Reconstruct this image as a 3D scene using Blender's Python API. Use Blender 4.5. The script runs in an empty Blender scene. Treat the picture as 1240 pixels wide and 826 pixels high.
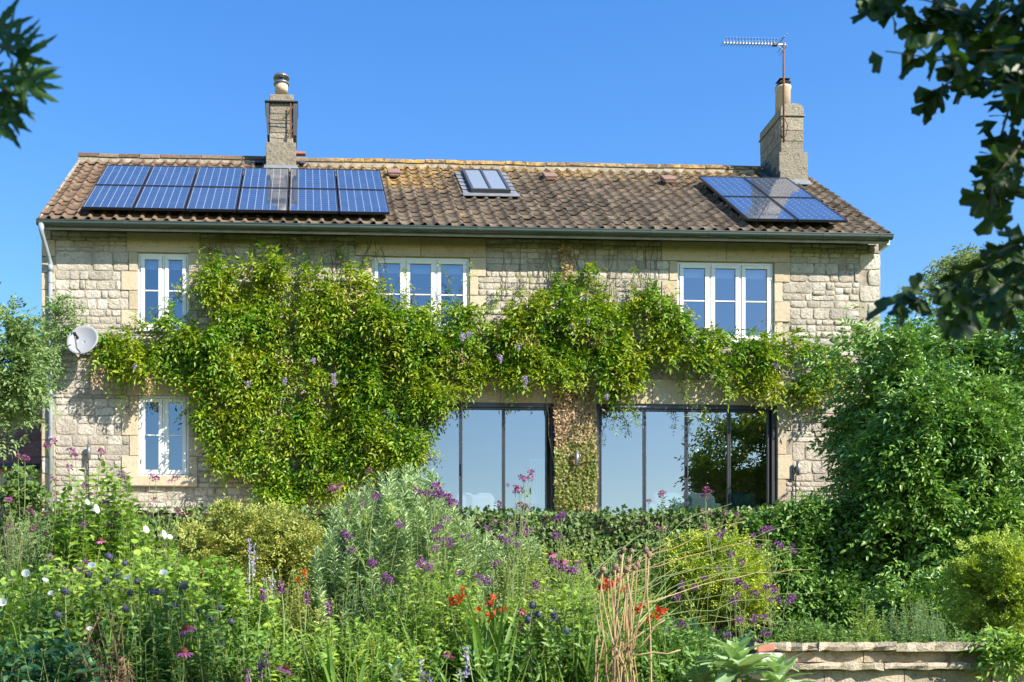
import bpy, math, random
import numpy as np
from mathutils import Vector, Matrix

random.seed(7)
rng = np.random.default_rng(11)
SC = bpy.context.scene
COL = SC.collection

# ------------------------------------------------------------------ camera, world, sun, exposure
FPX, CPX, CPY = 1334.0, 422.0, 850.0            # focal length and principal point, in pixels of the 1240 x 826 photograph
YAW = math.radians(2.29)
CAM = np.array([0.0, -20.0, -3.2])
cam_data = bpy.data.cameras.new('camera')
cam = bpy.data.objects.new('camera', cam_data); COL.objects.link(cam)
cam.location = CAM
cam.rotation_euler = (math.pi / 2, 0, -YAW)
cam_data.sensor_width = 36.0
cam_data.lens = FPX / 1240 * 36.0
cam_data.shift_x = (620 - CPX) / 1240
cam_data.shift_y = (CPY - 413) / 1240
cam_data.clip_start, cam_data.clip_end = 0.05, 3000
cam_data.dof.use_dof = True
cam_data.dof.focus_distance = 19.0
cam_data.dof.aperture_fstop = 5.0
SC.camera = cam

SUN_DIR = Vector((0.56, -0.54, 0.56)).normalized()       # towards the sun
SUN_EL = math.asin(SUN_DIR.z)
SUN_AZ = math.atan2(SUN_DIR.x, SUN_DIR.y)                  # clockwise from +Y
world = bpy.data.worlds.new('World'); SC.world = world
world.use_nodes = True
wn = world.node_tree.nodes; wl = world.node_tree.links
wn.clear()
sky = wn.new('ShaderNodeTexSky'); sky.sky_type = 'NISHITA'; sky.sun_disc = False
sky.sun_elevation = SUN_EL; sky.sun_rotation = SUN_AZ
sky.altitude = 0; sky.air_density = 1.5; sky.dust_density = 0.2; sky.ozone_density = 3.5
bg = wn.new('ShaderNodeBackground'); bg.inputs['Strength'].default_value = 0.124
wo = wn.new('ShaderNodeOutputWorld')
vivid = wn.new('ShaderNodeHueSaturation'); vivid.inputs['Saturation'].default_value = 1.36; vivid.inputs['Hue'].default_value = 0.514
wl.new(sky.outputs[0], vivid.inputs['Color']); wl.new(vivid.outputs[0], bg.inputs[0]); wl.new(bg.outputs[0], wo.inputs[0])

sun_data = bpy.data.lights.new('sun', 'SUN')
sun_data.energy = 4.9; sun_data.angle = math.radians(0.5); sun_data.color = (1.0, 0.93, 0.82)
sun = bpy.data.objects.new('sun', sun_data); COL.objects.link(sun)
sun.rotation_euler = SUN_DIR.to_track_quat('Z', 'Y').to_euler()
sun.location = (20, -30, 30)

SC.view_settings.view_transform = 'Standard'
SC.view_settings.look = 'None'
SC.view_settings.exposure = 1.04
SC.view_settings.gamma = 1.0
try:
    SC.cycles.max_bounces = 8; SC.cycles.transparent_max_bounces = 12
    SC.cycles.diffuse_bounces = 3; SC.cycles.glossy_bounces = 4
    SC.cycles.caustics_reflective = False; SC.cycles.caustics_refractive = False
except Exception:
    pass

# ------------------------------------------------------------------ picture point -> place in the world
_F = np.array([math.sin(YAW), math.cos(YAW), 0.0]); _R = np.array([math.cos(YAW), -math.sin(YAW), 0.0]); _U = np.array([0, 0, 1.0])
def at(px, py, Y):
    """Point of the plane y = Y that stands at (px, py) in the photograph (scalars or arrays)."""
    px, py, Y = np.broadcast_arrays(np.asarray(px, float), np.asarray(py, float), np.asarray(Y, float))
    d = _F + ((px - CPX) / FPX)[..., None] * _R + ((CPY - py) / FPX)[..., None] * _U
    t = (Y - CAM[1]) / d[..., 1]
    return CAM + t[..., None] * d
def px_of(p):
    q = np.asarray(p, float) - CAM
    dep = q @ _F
    return CPX + FPX * (q @ _R) / dep, CPY - FPX * q[..., 2] / dep
def X(px, Y=0.0): return float(at(px, 600, Y)[0])
def Z(py, px=500, Y=0.0): return float(at(px, py, Y)[2])

# ------------------------------------------------------------------ objects
def tag(o, label=None, cat=None, group=None, kind=None):
    if label: o['label'] = label
    if cat: o['category'] = cat
    if group: o['group'] = group
    if kind: o['kind'] = kind
    return o
def empty(name, loc, label=None, cat=None, group=None):
    o = bpy.data.objects.new(name, None); COL.objects.link(o)
    o.location = Vector(loc); o.empty_display_size = 0.2
    return tag(o, label, cat, group)
def adopt(o, parent):
    """Child of an Empty (or of a mesh that sits at the world origin), keeping the child's world place."""
    o.parent = parent
    if parent.type == 'EMPTY':
        o.matrix_parent_inverse = Matrix.Translation(-Vector(parent.location))
    return o
def link_mesh(name, me, mt=None, parent=None, kind=None):
    o = bpy.data.objects.new(name, me); COL.objects.link(o)
    if mt is not None and not me.materials: me.materials.append(mt)
    if parent is not None: adopt(o, parent)
    if kind: o['kind'] = kind
    return o
def np_mesh(name, V, F, smooth=False):
    """Mesh from numpy: V (n,3), F (m,k) with one k."""
    me = bpy.data.meshes.new(name)
    V = np.ascontiguousarray(V, np.float32); F = np.ascontiguousarray(F, np.int32)
    me.vertices.add(len(V)); me.vertices.foreach_set('co', V.ravel())
    m, k = F.shape
    me.loops.add(m * k); me.loops.foreach_set('vertex_index', F.ravel())
    me.polygons.add(m); me.polygons.foreach_set('loop_start', np.arange(0, m * k, k, dtype=np.int32))
    try: me.polygons.foreach_set('loop_total', np.full(m, k, np.int32))
    except Exception: pass
    if smooth: me.polygons.foreach_set('use_smooth', np.ones(m, bool))
    me.update(calc_edges=True)
    return me

class MB:
    def __init__(s): s.v, s.f = [], []
    def poly(s, pts):
        n = len(s.v); s.v += [tuple(map(float, p)) for p in pts]; s.f.append(tuple(range(n, n + len(pts)))); return s
    def box(s, x0, x1, y0, y1, z0, z1):
        n = len(s.v)
        s.v += [(x0,y0,z0),(x1,y0,z0),(x1,y1,z0),(x0,y1,z0),(x0,y0,z1),(x1,y0,z1),(x1,y1,z1),(x0,y1,z1)]
        s.f += [(n,n+3,n+2,n+1),(n+4,n+5,n+6,n+7),(n,n+1,n+5,n+4),(n+1,n+2,n+6,n+5),(n+2,n+3,n+7,n+6),(n+3,n,n+4,n+7)]
        return s
    def obox(s, o, a, b, c, la, lb, lc):
        """Box centred at o on axes a, b, c with full lengths la, lb, lc."""
        o, a, b, c = map(Vector, (o, a, b, c)); n = len(s.v)
        for k in (-.5, .5):
            for i, j in ((-.5,-.5),(.5,-.5),(.5,.5),(-.5,.5)):
                s.v.append(tuple(o + a*la*i + b*lb*j + c*lc*k))
        s.f += [(n,n+3,n+2,n+1),(n+4,n+5,n+6,n+7),(n,n+1,n+5,n+4),(n+1,n+2,n+6,n+5),(n+2,n+3,n+7,n+6),(n+3,n,n+4,n+7)]
        return s
    def tube(s, pts, r, n=6, cap=True):
        pts = [Vector(p) for p in pts]
        rs = list(r) if hasattr(r, '__len__') else [r] * len(pts)
        base = len(s.v); ref = None
        for i, p in enumerate(pts):
            d = (pts[min(i+1, len(pts)-1)] - pts[max(i-1, 0)])
            if d.length < 1e-9: d = Vector((0, 0, 1))
            d.normalize()
            if ref is None: ref = d.orthogonal().normalized()
            a = (ref - d * ref.dot(d))
            a = a.normalized() if a.length > 1e-6 else d.orthogonal().normalized()
            ref = a; b = d.cross(a)
            for k in range(n):
                t = 2 * math.pi * k / n
                s.v.append(tuple(p + (a * math.cos(t) + b * math.sin(t)) * rs[i]))
        for i in range(len(pts) - 1):
            for k in range(n):
                q = base + i * n
                s.f.append((q + k, q + (k+1) % n, q + n + (k+1) % n, q + n + k))
        if cap:
            s.f.append(tuple(base + k for k in reversed(range(n))))
            q = base + (len(pts) - 1) * n
            s.f.append(tuple(q + k for k in range(n)))
        return s
    def lathe(s, prof, c, n=16, cap=True):
        c = Vector(c)
        return s.tube([c + Vector((0, 0, z + i * 1e-6)) for i, (r, z) in enumerate(prof)], [max(r, 1e-4) for r, z in prof], n, cap)
    def ball(s, c, r, n=8, m=5, sq=1.0):
        return s.lathe([(r * math.sin(math.pi * i / m), -r * sq * math.cos(math.pi * i / m)) for i in range(m + 1)], c, n, False)
    def build(s, name, mt, parent=None, smooth=False, bevel=0, kind=None):
        me = bpy.data.meshes.new(name); me.from_pydata(s.v, [], s.f); me.update()
        if smooth:
            me.polygons.foreach_set('use_smooth', np.ones(len(me.polygons), bool))
        o = link_mesh(name, me, mt, parent, kind)
        if bevel:
            b = o.modifiers.new('bevel', 'BEVEL'); b.width = bevel; b.segments = 2; b.limit_method = 'ANGLE'
        return o

# ------------------------------------------------------------------ materials
def nodes_of(name):
    m = bpy.data.materials.new(name); m.use_nodes = True
    nt = m.node_tree; nt.nodes.clear()
    out = nt.nodes.new('ShaderNodeOutputMaterial')
    return m, nt, out
class NT:
    """Small helper to write node trees."""
    def __init__(s, nt): s.nt = nt; s.pos = None
    def n(s, t, **kw):
        x = s.nt.nodes.new(t)
        for k, v in kw.items(): setattr(x, k, v)
        return x
    def l(s, a, b): s.nt.links.new(a, b)
    def val(s, sock, v):
        if hasattr(v, 'is_output') : s.l(v, sock)
        elif v is not None: sock.default_value = v
    def position(s):
        if s.pos is None: s.pos = s.n('ShaderNodeNewGeometry')
        return s.pos.outputs['Position']
    def noise(s, scale, detail=4, rough=0.55, vec=None, dist=0.0):
        x = s.n('ShaderNodeTexNoise'); x.inputs['Scale'].default_value = scale; x.inputs['Detail'].default_value = detail
        x.inputs['Roughness'].default_value = rough; x.inputs['Distortion'].default_value = dist
        s.l(vec if vec is not None else s.position(), x.inputs['Vector']); return x.outputs['Fac']
    def voronoi(s, scale, feature='F1', vec=None):
        x = s.n('ShaderNodeTexVoronoi', feature=feature); x.inputs['Scale'].default_value = scale
        s.l(vec if vec is not None else s.position(), x.inputs['Vector']); return x.outputs['Distance']
    def ramp(s, fac, stops, interp='LINEAR'):
        x = s.n('ShaderNodeValToRGB'); r = x.color_ramp; r.interpolation = interp
        while len(r.elements) < len(stops): r.elements.new(0.5)
        for e, (p, c) in zip(r.elements, stops):
            e.position = p; e.color = (*c, 1) if not isinstance(c, (int, float)) else (c, c, c, 1)
        s.l(fac, x.inputs[0]); return x.outputs[0]
    def mix(s, fac, a, b, blend='MIX'):
        x = s.n('ShaderNodeMix', data_type='RGBA', blend_type=blend)
        s.val(x.inputs[0], fac)
        for sock, v in ((x.inputs[6], a), (x.inputs[7], b)):
            s.val(sock, (*v, 1) if isinstance(v, tuple) and len(v) == 3 else v)
        return x.outputs[2]
    def math(s, op, a, b=None, clamp=False):
        x = s.n('ShaderNodeMath', operation=op); x.use_clamp = clamp
        s.val(x.inputs[0], a)
        if b is not None: s.val(x.inputs[1], b)
        return x.outputs[0]
    def rand(s):
        """0-1, one value per piece: per object and per island of joined pieces."""
        if s.pos is None: s.position()
        oi = s.n('ShaderNodeObjectInfo')
        return s.math('FRACT', s.math('ADD', s.pos.outputs['Random Per Island'], oi.outputs['Random']))
    def rand_k(s, r, k): return s.math('FRACT', s.math('MULTIPLY', r, k))
    def bump(s, h, strength=0.4, dist=0.02):
        x = s.n('ShaderNodeBump'); x.inputs['Strength'].default_value = strength; x.inputs['Distance'].default_value = dist
        s.l(h, x.inputs['Height']); return x.outputs[0]
    def principled(s, out, col, rough=0.7, metal=0.0, spec=0.3, normal=None, coat=0.0):
        b = s.n('ShaderNodeBsdfPrincipled')
        s.val(b.inputs['Base Color'], (*col, 1) if isinstance(col, tuple) and len(col) == 3 else col)
        s.val(b.inputs['Roughness'], rough); b.inputs['Metallic'].default_value = metal
        b.inputs['Specular IOR Level'].default_value = spec; b.inputs['Coat Weight'].default_value = coat
        if normal is not None: s.l(normal, b.inputs['Normal'])
        s.l(b.outputs[0], out.inputs[0]); return b

def plain(name, c, c2=None, scale=6.0, rough=0.6, metal=0.0, spec=0.35, bump=0.0, bscale=40.0, coat=0.0, vary=0.0):
    m, nt, out = nodes_of(name); k = NT(nt)
    col = c
    if c2 is not None:
        f = k.noise(scale, 6, 0.62)
        col = k.mix(k.ramp(f, [(0.32, 0.0), (0.68, 1.0)]), c, c2)
    if vary:
        r = k.rand()
        v = k.math('ADD', k.math('MULTIPLY', r, vary), 1 - vary / 2)
        col = k.mix(1.0, col, v, 'MULTIPLY')
    nrm = k.bump(k.noise(bscale, 5), bump, 0.01) if bump else None
    k.principled(out, col, rough, metal, spec, nrm, coat)
    return m

def leaf_mat(name, stops, patch=None, pscale=1.2, rough=0.45, trans=0.28, spec=0.35, tcol=1.25, cscale=5.0):
    """Leaf: colour by leaf, patches of another colour through the plant, some light let through."""
    m, nt, out = nodes_of(name); k = NT(nt)
    r = k.rand()
    cl = k.ramp(k.noise(cscale, 2, 0.5), [(0.33, 0.0), (0.67, 1.0)])
    col = k.ramp(k.math('ADD', k.math('MULTIPLY', r, 0.58), k.math('MULTIPLY', cl, 0.42)), stops)
    if patch is not None:
        f = k.ramp(k.math('ADD', k.noise(pscale, 3), k.math('MULTIPLY', k.rand_k(r, 7.31), 0.25)), [(0.55, 0.0), (0.75, 1.0)])
        col = k.mix(k.math('MULTIPLY', f, 0.75), col, patch)
    b = k.n('ShaderNodeBsdfPrincipled'); k.l(col, b.inputs['Base Color'])
    b.inputs['Roughness'].default_value = rough; b.inputs['Specular IOR Level'].default_value = spec
    t = k.n('ShaderNodeBsdfTranslucent')
    tc = k.mix(1.0, col, (tcol, tcol * 1.05, tcol * 0.55), 'MULTIPLY'); k.l(tc, t.inputs[0])
    mx = k.n('ShaderNodeMixShader'); mx.inputs[0].default_value = trans
    k.l(b.outputs[0], mx.inputs[1]); k.l(t.outputs[0], mx.inputs[2]); k.l(mx.outputs[0], out.inputs[0])
    return m

def glass_mat(name, refl, tint=(0.82, 0.88, 0.9), rcol=(0.93, 0.96, 1.0)):
    m, nt, out = nodes_of(name); k = NT(nt)
    tr = k.n('ShaderNodeBsdfTransparent'); tr.inputs[0].default_value = (*tint, 1)
    gl = k.n('ShaderNodeBsdfGlossy'); gl.inputs[0].default_value = (*rcol, 1); gl.inputs['Roughness'].default_value = 0.004
    nb = k.bump(k.noise(0.9, 2), 0.03, 0.05); k.l(nb, gl.inputs['Normal'])
    lw = k.n('ShaderNodeLayerWeight'); lw.inputs[0].default_value = 0.3
    fac = k.math('ADD', k.math('MULTIPLY', lw.outputs['Fresnel'], 0.5), refl, True)
    mx = k.n('ShaderNodeMixShader'); k.l(fac, mx.inputs[0]); k.l(tr.outputs[0], mx.inputs[1]); k.l(gl.outputs[0], mx.inputs[2])
    k.l(mx.outputs[0], out.inputs[0]); return m

def stone_mat(name, lo, mid, hi, dark, bump=0.9, dark_amt=0.6, grey=0.0):
    m, nt, out = nodes_of(name); k = NT(nt)
    r = k.rand()
    base = k.ramp(r, [(0.0, lo), (0.45, mid), (1.0, hi)])
    n1 = k.noise(5.5, 8, 0.68); n2 = k.noise(19, 9, 0.75); n3 = k.noise(75, 4, 0.7)
    base = k.mix(k.ramp(n1, [(0.38, 0.0), (0.72, 0.55)]), base, mid)
    pit = k.ramp(k.math('ADD', k.math('MULTIPLY', n2, 0.7), k.math('MULTIPLY', n1, 0.4)), [(0.40, 1.0), (0.54, 0.0)])
    base = k.mix(k.math('MULTIPLY', pit, dark_amt), base, dark)
    base = k.mix(k.ramp(n3, [(0.5, 0.0), (0.8, 0.35)]), base, hi)
    if grey: base = k.mix(k.math('MULTIPLY', k.ramp(k.noise(1.7, 7, 0.68), [(0.46, 0.0), (0.66, 1.0)]), grey), base, (0.27, 0.255, 0.225))
    h = k.math('ADD', k.math('ADD', k.math('MULTIPLY', n2, 0.7), k.math('MULTIPLY', n3, 0.3)), k.math('MULTIPLY', k.noise(13, 5, 0.7), 0.9))
    k.principled(out, base, 0.92, 0, 0.12, k.bump(h, bump, 0.06))
    return m

M = {}
M['rubble'] = stone_mat('rubble_stone', (0.44, 0.385, 0.305), (0.60, 0.53, 0.43), (0.76, 0.70, 0.60), (0.13, 0.11, 0.085), 1.0, 0.75, 0.6)
M['ashlar'] = stone_mat('dressed_stone', (0.40, 0.325, 0.215), (0.47, 0.385, 0.265), (0.53, 0.45, 0.32), (0.22, 0.175, 0.115), 0.35, 0.55)
M['old_stone'] = stone_mat('weathered_stone', (0.26, 0.225, 0.165), (0.34, 0.295, 0.22), (0.44, 0.385, 0.295), (0.06, 0.05, 0.04), 0.9, 0.85, 0.45)
M['mortar'] = plain('mortar', (0.44, 0.385, 0.30), (0.20, 0.17, 0.13), 6, 0.95, spec=0.1, bump=0.8, bscale=35)
M['garden_stone'] = stone_mat('garden_wall_stone', (0.45, 0.37, 0.25), (0.56, 0.46, 0.32), (0.66, 0.56, 0.42), (0.13, 0.105, 0.07), 0.9, 0.8, 0.35)
M['white'] = plain('white_paint', (0.76, 0.76, 0.73), (0.70, 0.70, 0.66), 9, 0.42, spec=0.4)
M['fascia'] = plain('weathered_white_board', (0.34, 0.34, 0.34), (0.22, 0.225, 0.23), 5, 0.6, bump=0.2)
M['soffit_shade'] = plain('shade_dark_soffit', (0.10, 0.085, 0.07), (0.07, 0.06, 0.05), 6, 0.8)  # shade under the eaves is put into the soffit's dark colour
M['gutter'] = plain('grey_green_gutter', (0.05, 0.068, 0.055), (0.038, 0.052, 0.042), 3, 0.28, spec=0.5)
M['pipe'] = plain('grey_pipe', (0.30, 0.33, 0.355), (0.25, 0.28, 0.30), 8, 0.3, spec=0.55)
M['alu'] = plain('anthracite_frame', (0.026, 0.028, 0.034), (0.036, 0.038, 0.045), 8, 0.35, spec=0.5)
M['glass'] = glass_mat('window_glass', 0.30, (0.6, 0.66, 0.7), (0.72, 0.76, 0.80))
M['door_glass'] = glass_mat('patio_door_glass', 0.38, (0.95, 0.97, 0.97), (0.97, 0.87, 0.79))
M['blind'] = plain('roller_blind', (0.72, 0.75, 0.78), rough=0.8)
M['room'] = plain('room_plaster', (0.46, 0.43, 0.39), (0.42, 0.40, 0.36), 2, 0.9)
M['room_floor'] = plain('room_floor', (0.20, 0.13, 0.08), (0.15, 0.10, 0.06), 3, 0.5)
M['lead'] = plain('lead_flashing', (0.13, 0.137, 0.15), (0.22, 0.227, 0.24), 5, 0.5, bump=0.15)
M['slate'] = plain('dark_lead', (0.045, 0.05, 0.06), (0.07, 0.075, 0.085), 4, 0.5)
M['pot'] = plain('clay_pot', (0.60, 0.47, 0.33), (0.50, 0.38, 0.26), 8, 0.8, bump=0.2)
M['steel'] = plain('galvanised_steel', (0.30, 0.31, 0.32), (0.22, 0.23, 0.24), 9, 0.38, metal=0.7)
M['black'] = plain('black_metal', (0.02, 0.02, 0.022), rough=0.45)
M['rust'] = plain('rusty_iron', (0.13, 0.06, 0.035), (0.19, 0.095, 0.055), 25, 0.85, bump=0.3)
M['dish'] = plain('satellite_dish_grey', (0.33, 0.335, 0.35), (0.29, 0.295, 0.31), 5, 0.45)
M['panel_frame'] = plain('panel_frame', (0.025, 0.025, 0.03), rough=0.35, spec=0.5)
M['backsheet'] = plain('panel_backsheet', (0.40, 0.43, 0.48), rough=0.16, spec=0.5, coat=0.6)
M['vent'] = plain('red_vent_tile', (0.25, 0.155, 0.12), (0.20, 0.12, 0.095), 9, 0.85, bump=0.3)
M['brick'] = plain('red_brick', (0.30, 0.12, 0.08), (0.38, 0.17, 0.11), 9, 0.9, bump=0.4)
M['soil'] = plain('soil', (0.055, 0.04, 0.028), (0.035, 0.026, 0.018), 5, 0.95, bump=0.8, bscale=18)
M['lawn'] = plain('lawn_grass', (0.06, 0.10, 0.025), (0.085, 0.12, 0.03), 2, 0.9, bump=0.8, bscale=60)
M['paving'] = plain('terrace_paving', (0.36, 0.33, 0.28), (0.30, 0.27, 0.23), 3, 0.9, bump=0.4)
M['bark'] = plain('bark', (0.10, 0.078, 0.055), (0.16, 0.13, 0.095), 14, 0.95, bump=0.8, bscale=30)
M['vine_wood'] = plain('vine_wood', (0.22, 0.165, 0.115), (0.12, 0.09, 0.06), 20, 0.95, bump=0.6)
M['cloth_white'] = plain('white_upholstery', (0.82, 0.82, 0.82), (0.76, 0.77, 0.78), 4, 0.85, bump=0.2)
M['cloth_mint'] = plain('mint_upholstery', (0.42, 0.66, 0.66), (0.36, 0.60, 0.60), 4, 0.85, bump=0.2)
M['cloth_green'] = plain('green_upholstery', (0.14, 0.32, 0.28), (0.11, 0.27, 0.24), 4, 0.85, bump=0.2)
M['cloth_pink'] = plain('pink_cloth', (0.75, 0.42, 0.46), rough=0.85)

def cell_mat():
    m, nt, out = nodes_of('solar_cell'); k = NT(nt)
    r = k.rand()
    col = k.ramp(r, [(0.0, (0.055, 0.078, 0.13)), (1.0, (0.07, 0.096, 0.155))])
    k.principled(out, col, 0.10, 0.0, 1.0, None, 1.0).inputs['IOR'].default_value = 1.8
    return m
M['cell'] = cell_mat()

def roof_mat(name, red=False):
    m, nt, out = nodes_of(name); k = NT(nt)
    r = k.rand()
    base = k.ramp(r, [(0.0, (0.075, 0.058, 0.042)), (0.4, (0.112, 0.087, 0.062)), (0.75, (0.145, 0.113, 0.08)), (1.0, (0.195, 0.152, 0.107))])
    warm = k.ramp(k.rand_k(r, 5.7), [(0.0, (0.16, 0.085, 0.05)), (0.5, (0.23, 0.135, 0.08)), (1.0, (0.30, 0.20, 0.12))])
    if red:
        base = k.ramp(r, [(0.0, (0.24, 0.085, 0.05)), (1.0, (0.36, 0.15, 0.09))])
    else:
        sx = k.n('ShaderNodeSeparateXYZ'); k.l(k.position(), sx.inputs[0])
        leftness = k.ramp(k.math('ADD', k.math('MULTIPLY', sx.outputs[0], 0.1), k.math('MULTIPLY', k.noise(1.3, 4), 0.3)), [(0.0, 0.5), (0.2, 0.0)])
        base = k.mix(leftness, base, warm)
    n1 = k.noise(14, 6, 0.7)
    base = k.mix(k.ramp(n1, [(0.35, 0.55), (0.6, 0.0)]), base, (0.06, 0.045, 0.036))
    base = k.mix(k.ramp(k.noise(38, 5, 0.7), [(0.56, 0.0), (0.72, 0.6)]), base, (0.40, 0.35, 0.28))
    if not red:
        # lichen: most of it near the ridge and down one run in the middle of the roof
        ridge = k.ramp(k.math('MULTIPLY', k.math('SUBTRACT', sx.outputs[2], 5.2), 0.34), [(0.5, 0.0), (0.98, 0.125)])
        east = k.ramp(k.math('ADD', k.math('MULTIPLY', sx.outputs[0], 0.1), 0.3), [(0.2, 0.0), (0.46, 1.0)])
        mid = k.math('MULTIPLY', k.math('SUBTRACT', sx.outputs[0], 2.2), 0.45)
        mid = k.math('MAXIMUM', k.math('SUBTRACT', 0.12, k.math('MULTIPLY', k.math('MULTIPLY', mid, mid), 0.12)), 0.0)
        big = k.noise(0.9, 3, 0.6)
        f = k.math('ADD', k.math('ADD', k.math('MULTIPLY', big, 0.24), k.math('MULTIPLY', k.noise(13.0, 8, 0.8), 0.86)), k.math('ADD', ridge, k.math('MULTIPLY', mid, 0.25)))
        lich = k.math('MULTIPLY', k.ramp(f, [(0.665, 0.0), (0.70, 0.92)]), east)
        lcol = k.ramp(k.noise(9, 3), [(0.35, (0.40, 0.19, 0.035)), (0.65, (0.46, 0.33, 0.12))])
        base = k.mix(lich, base, lcol)
    k.principled(out, base, 0.9, 0, 0.15, k.bump(k.noise(30, 6, 0.7), 0.55, 0.02))
    return m
M['tile'] = roof_mat('roof_tile_clay'); M['red_tile'] = roof_mat('red_roof_tile', True)

G = lambda *a: list(a)
M['wisteria'] = leaf_mat('wisteria_leaf', [(0.0, (0.031, 0.096, 0.007)), (0.35, (0.083, 0.211, 0.011)), (0.62, (0.168, 0.317, 0.016)), (0.85, (0.334, 0.422, 0.027)), (1.0, (0.458, 0.367, 0.054))], (0.352, 0.395, 0.027), 1.4, trans=0.3, cscale=4.5)
M['dead_leaf'] = leaf_mat('dead_ivy_leaf', [(0.0, (0.240, 0.141, 0.069)), (0.5, (0.456, 0.309, 0.179)), (1.0, (0.624, 0.484, 0.317))], rough=0.7, trans=0.12)
M['ivy'] = leaf_mat('ivy_leaf', [(0.0, (0.044, 0.101, 0.018)), (0.55, (0.093, 0.178, 0.031)), (0.9, (0.202, 0.279, 0.062)), (1.0, (0.342, 0.265, 0.109))], (0.155, 0.217, 0.062), 2.0, rough=0.5, trans=0.15)
M['ivy_light'] = leaf_mat('young_ivy_leaf', [(0.0, (0.12, 0.16, 0.03)), (0.6, (0.24, 0.28, 0.06)), (1.0, (0.36, 0.34, 0.11))], rough=0.45)
M['laurel'] = leaf_mat('evergreen_leaf', [(0.0, (0.059, 0.152, 0.029)), (0.6, (0.123, 0.257, 0.045)), (1.0, (0.246, 0.405, 0.070))], (0.231, 0.368, 0.059), 1.1, rough=0.33, trans=0.2)
M['pear'] = leaf_mat('grey_green_leaf', [(0.0, (0.113, 0.190, 0.069)), (0.6, (0.207, 0.310, 0.103)), (1.0, (0.345, 0.448, 0.172))], rough=0.4)
M['pale_tree'] = leaf_mat('pale_far_leaf', [(0.0, (0.16, 0.22, 0.09)), (1.0, (0.28, 0.33, 0.14))], trans=0.4)
M['box'] = leaf_mat('box_leaf', [(0.0, (0.189, 0.284, 0.034)), (0.6, (0.359, 0.463, 0.053)), (1.0, (0.586, 0.624, 0.095))], trans=0.3)
M['gold'] = leaf_mat('golden_shrub_leaf', [(0.0, (0.194, 0.299, 0.031)), (0.6, (0.404, 0.491, 0.049)), (1.0, (0.667, 0.614, 0.088))], trans=0.3)
M['privet'] = leaf_mat('privet_leaf', [(0.0, (0.173, 0.221, 0.043)), (0.55, (0.329, 0.372, 0.072)), (0.9, (0.519, 0.473, 0.116)), (1.0, (0.588, 0.321, 0.145))], trans=0.28)
M['spurge'] = leaf_mat('spurge_leaf', [(0.0, (0.249, 0.355, 0.171)), (0.6, (0.449, 0.575, 0.297)), (1.0, (0.722, 0.796, 0.435))], rough=0.5, trans=0.25)
M['bright'] = leaf_mat('bright_green_leaf', [(0.0, (0.097, 0.214, 0.027)), (0.55, (0.194, 0.345, 0.044)), (1.0, (0.345, 0.483, 0.069))], (0.331, 0.442, 0.055), 2.2, trans=0.26)
M['mid'] = leaf_mat('mid_green_leaf', [(0.0, (0.072, 0.161, 0.029)), (0.55, (0.137, 0.266, 0.048)), (1.0, (0.241, 0.386, 0.072))], trans=0.24)
M['deep'] = leaf_mat('deep_green_leaf', [(0.0, (0.027, 0.094, 0.037)), (0.6, (0.050, 0.144, 0.056)), (1.0, (0.094, 0.213, 0.069))], trans=0.3)
M['blue_green'] = leaf_mat('blue_green_leaf', [(0.0, (0.084, 0.182, 0.077)), (0.6, (0.154, 0.280, 0.112)), (1.0, (0.238, 0.378, 0.154))], trans=0.3)
M['silver'] = leaf_mat('silvery_leaf', [(0.0, (0.252, 0.386, 0.163)), (0.6, (0.371, 0.520, 0.238)), (1.0, (0.535, 0.653, 0.327))], rough=0.75, trans=0.25)
M['blade'] = leaf_mat('sword_leaf', [(0.0, (0.077, 0.182, 0.025)), (0.6, (0.154, 0.280, 0.042)), (1.0, (0.266, 0.378, 0.056))], trans=0.32)
M['straw'] = leaf_mat('dry_straw', [(0.0, (0.28, 0.175, 0.075)), (0.6, (0.42, 0.29, 0.145)), (1.0, (0.56, 0.42, 0.24))], rough=0.7, trans=0.1)
M['dry_brown'] = leaf_mat('dry_brown_leaf', [(0.0, (0.10, 0.06, 0.035)), (0.6, (0.19, 0.12, 0.07)), (1.0, (0.30, 0.21, 0.13))], rough=0.8, trans=0.15)
M['stem'] = leaf_mat('green_stem', [(0.0, (0.13, 0.18, 0.05)), (1.0, (0.24, 0.28, 0.10))], rough=0.6, trans=0.1)
M['purple'] = leaf_mat('purple_floret', [(0.0, (0.14, 0.035, 0.17)), (0.5, (0.27, 0.08, 0.30)), (1.0, (0.43, 0.17, 0.44))], rough=0.6, trans=0.25, tcol=1.0)
M['lilac'] = leaf_mat('lilac_floret', [(0.0, (0.32, 0.25, 0.48)), (1.0, (0.55, 0.46, 0.66))], rough=0.6, tcol=1.0)
M['mauve'] = leaf_mat('mauve_floret', [(0.0, (0.25, 0.06, 0.17)), (0.6, (0.38, 0.11, 0.27)), (1.0, (0.52, 0.20, 0.40))], rough=0.6, tcol=1.0)
M['pink'] = leaf_mat('pink_petal', [(0.0, (0.50, 0.12, 0.24)), (1.0, (0.68, 0.26, 0.42))], rough=0.55, tcol=1.0)
M['red'] = leaf_mat('red_petal', [(0.0, (0.62, 0.035, 0.008)), (1.0, (0.75, 0.10, 0.015))], rough=0.5, tcol=1.0)
M['petal_white'] = leaf_mat('white_petal', [(0.0, (0.80, 0.80, 0.78)), (1.0, (0.86, 0.86, 0.85))], rough=0.6, tcol=1.0)
M['cone'] = plain('coneflower_centre', (0.09, 0.028, 0.012), (0.17, 0.055, 0.02), 90, 0.8, bump=0.6)
M['thistle'] = plain('thistle_blue', (0.055, 0.06, 0.10), (0.095, 0.10, 0.16), 120, 0.8, bump=0.8, bscale=160)
M['pod'] = plain('seed_pod_brown', (0.20, 0.13, 0.085), (0.32, 0.22, 0.15), 60, 0.85, bump=0.5, vary=0.5)
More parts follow.
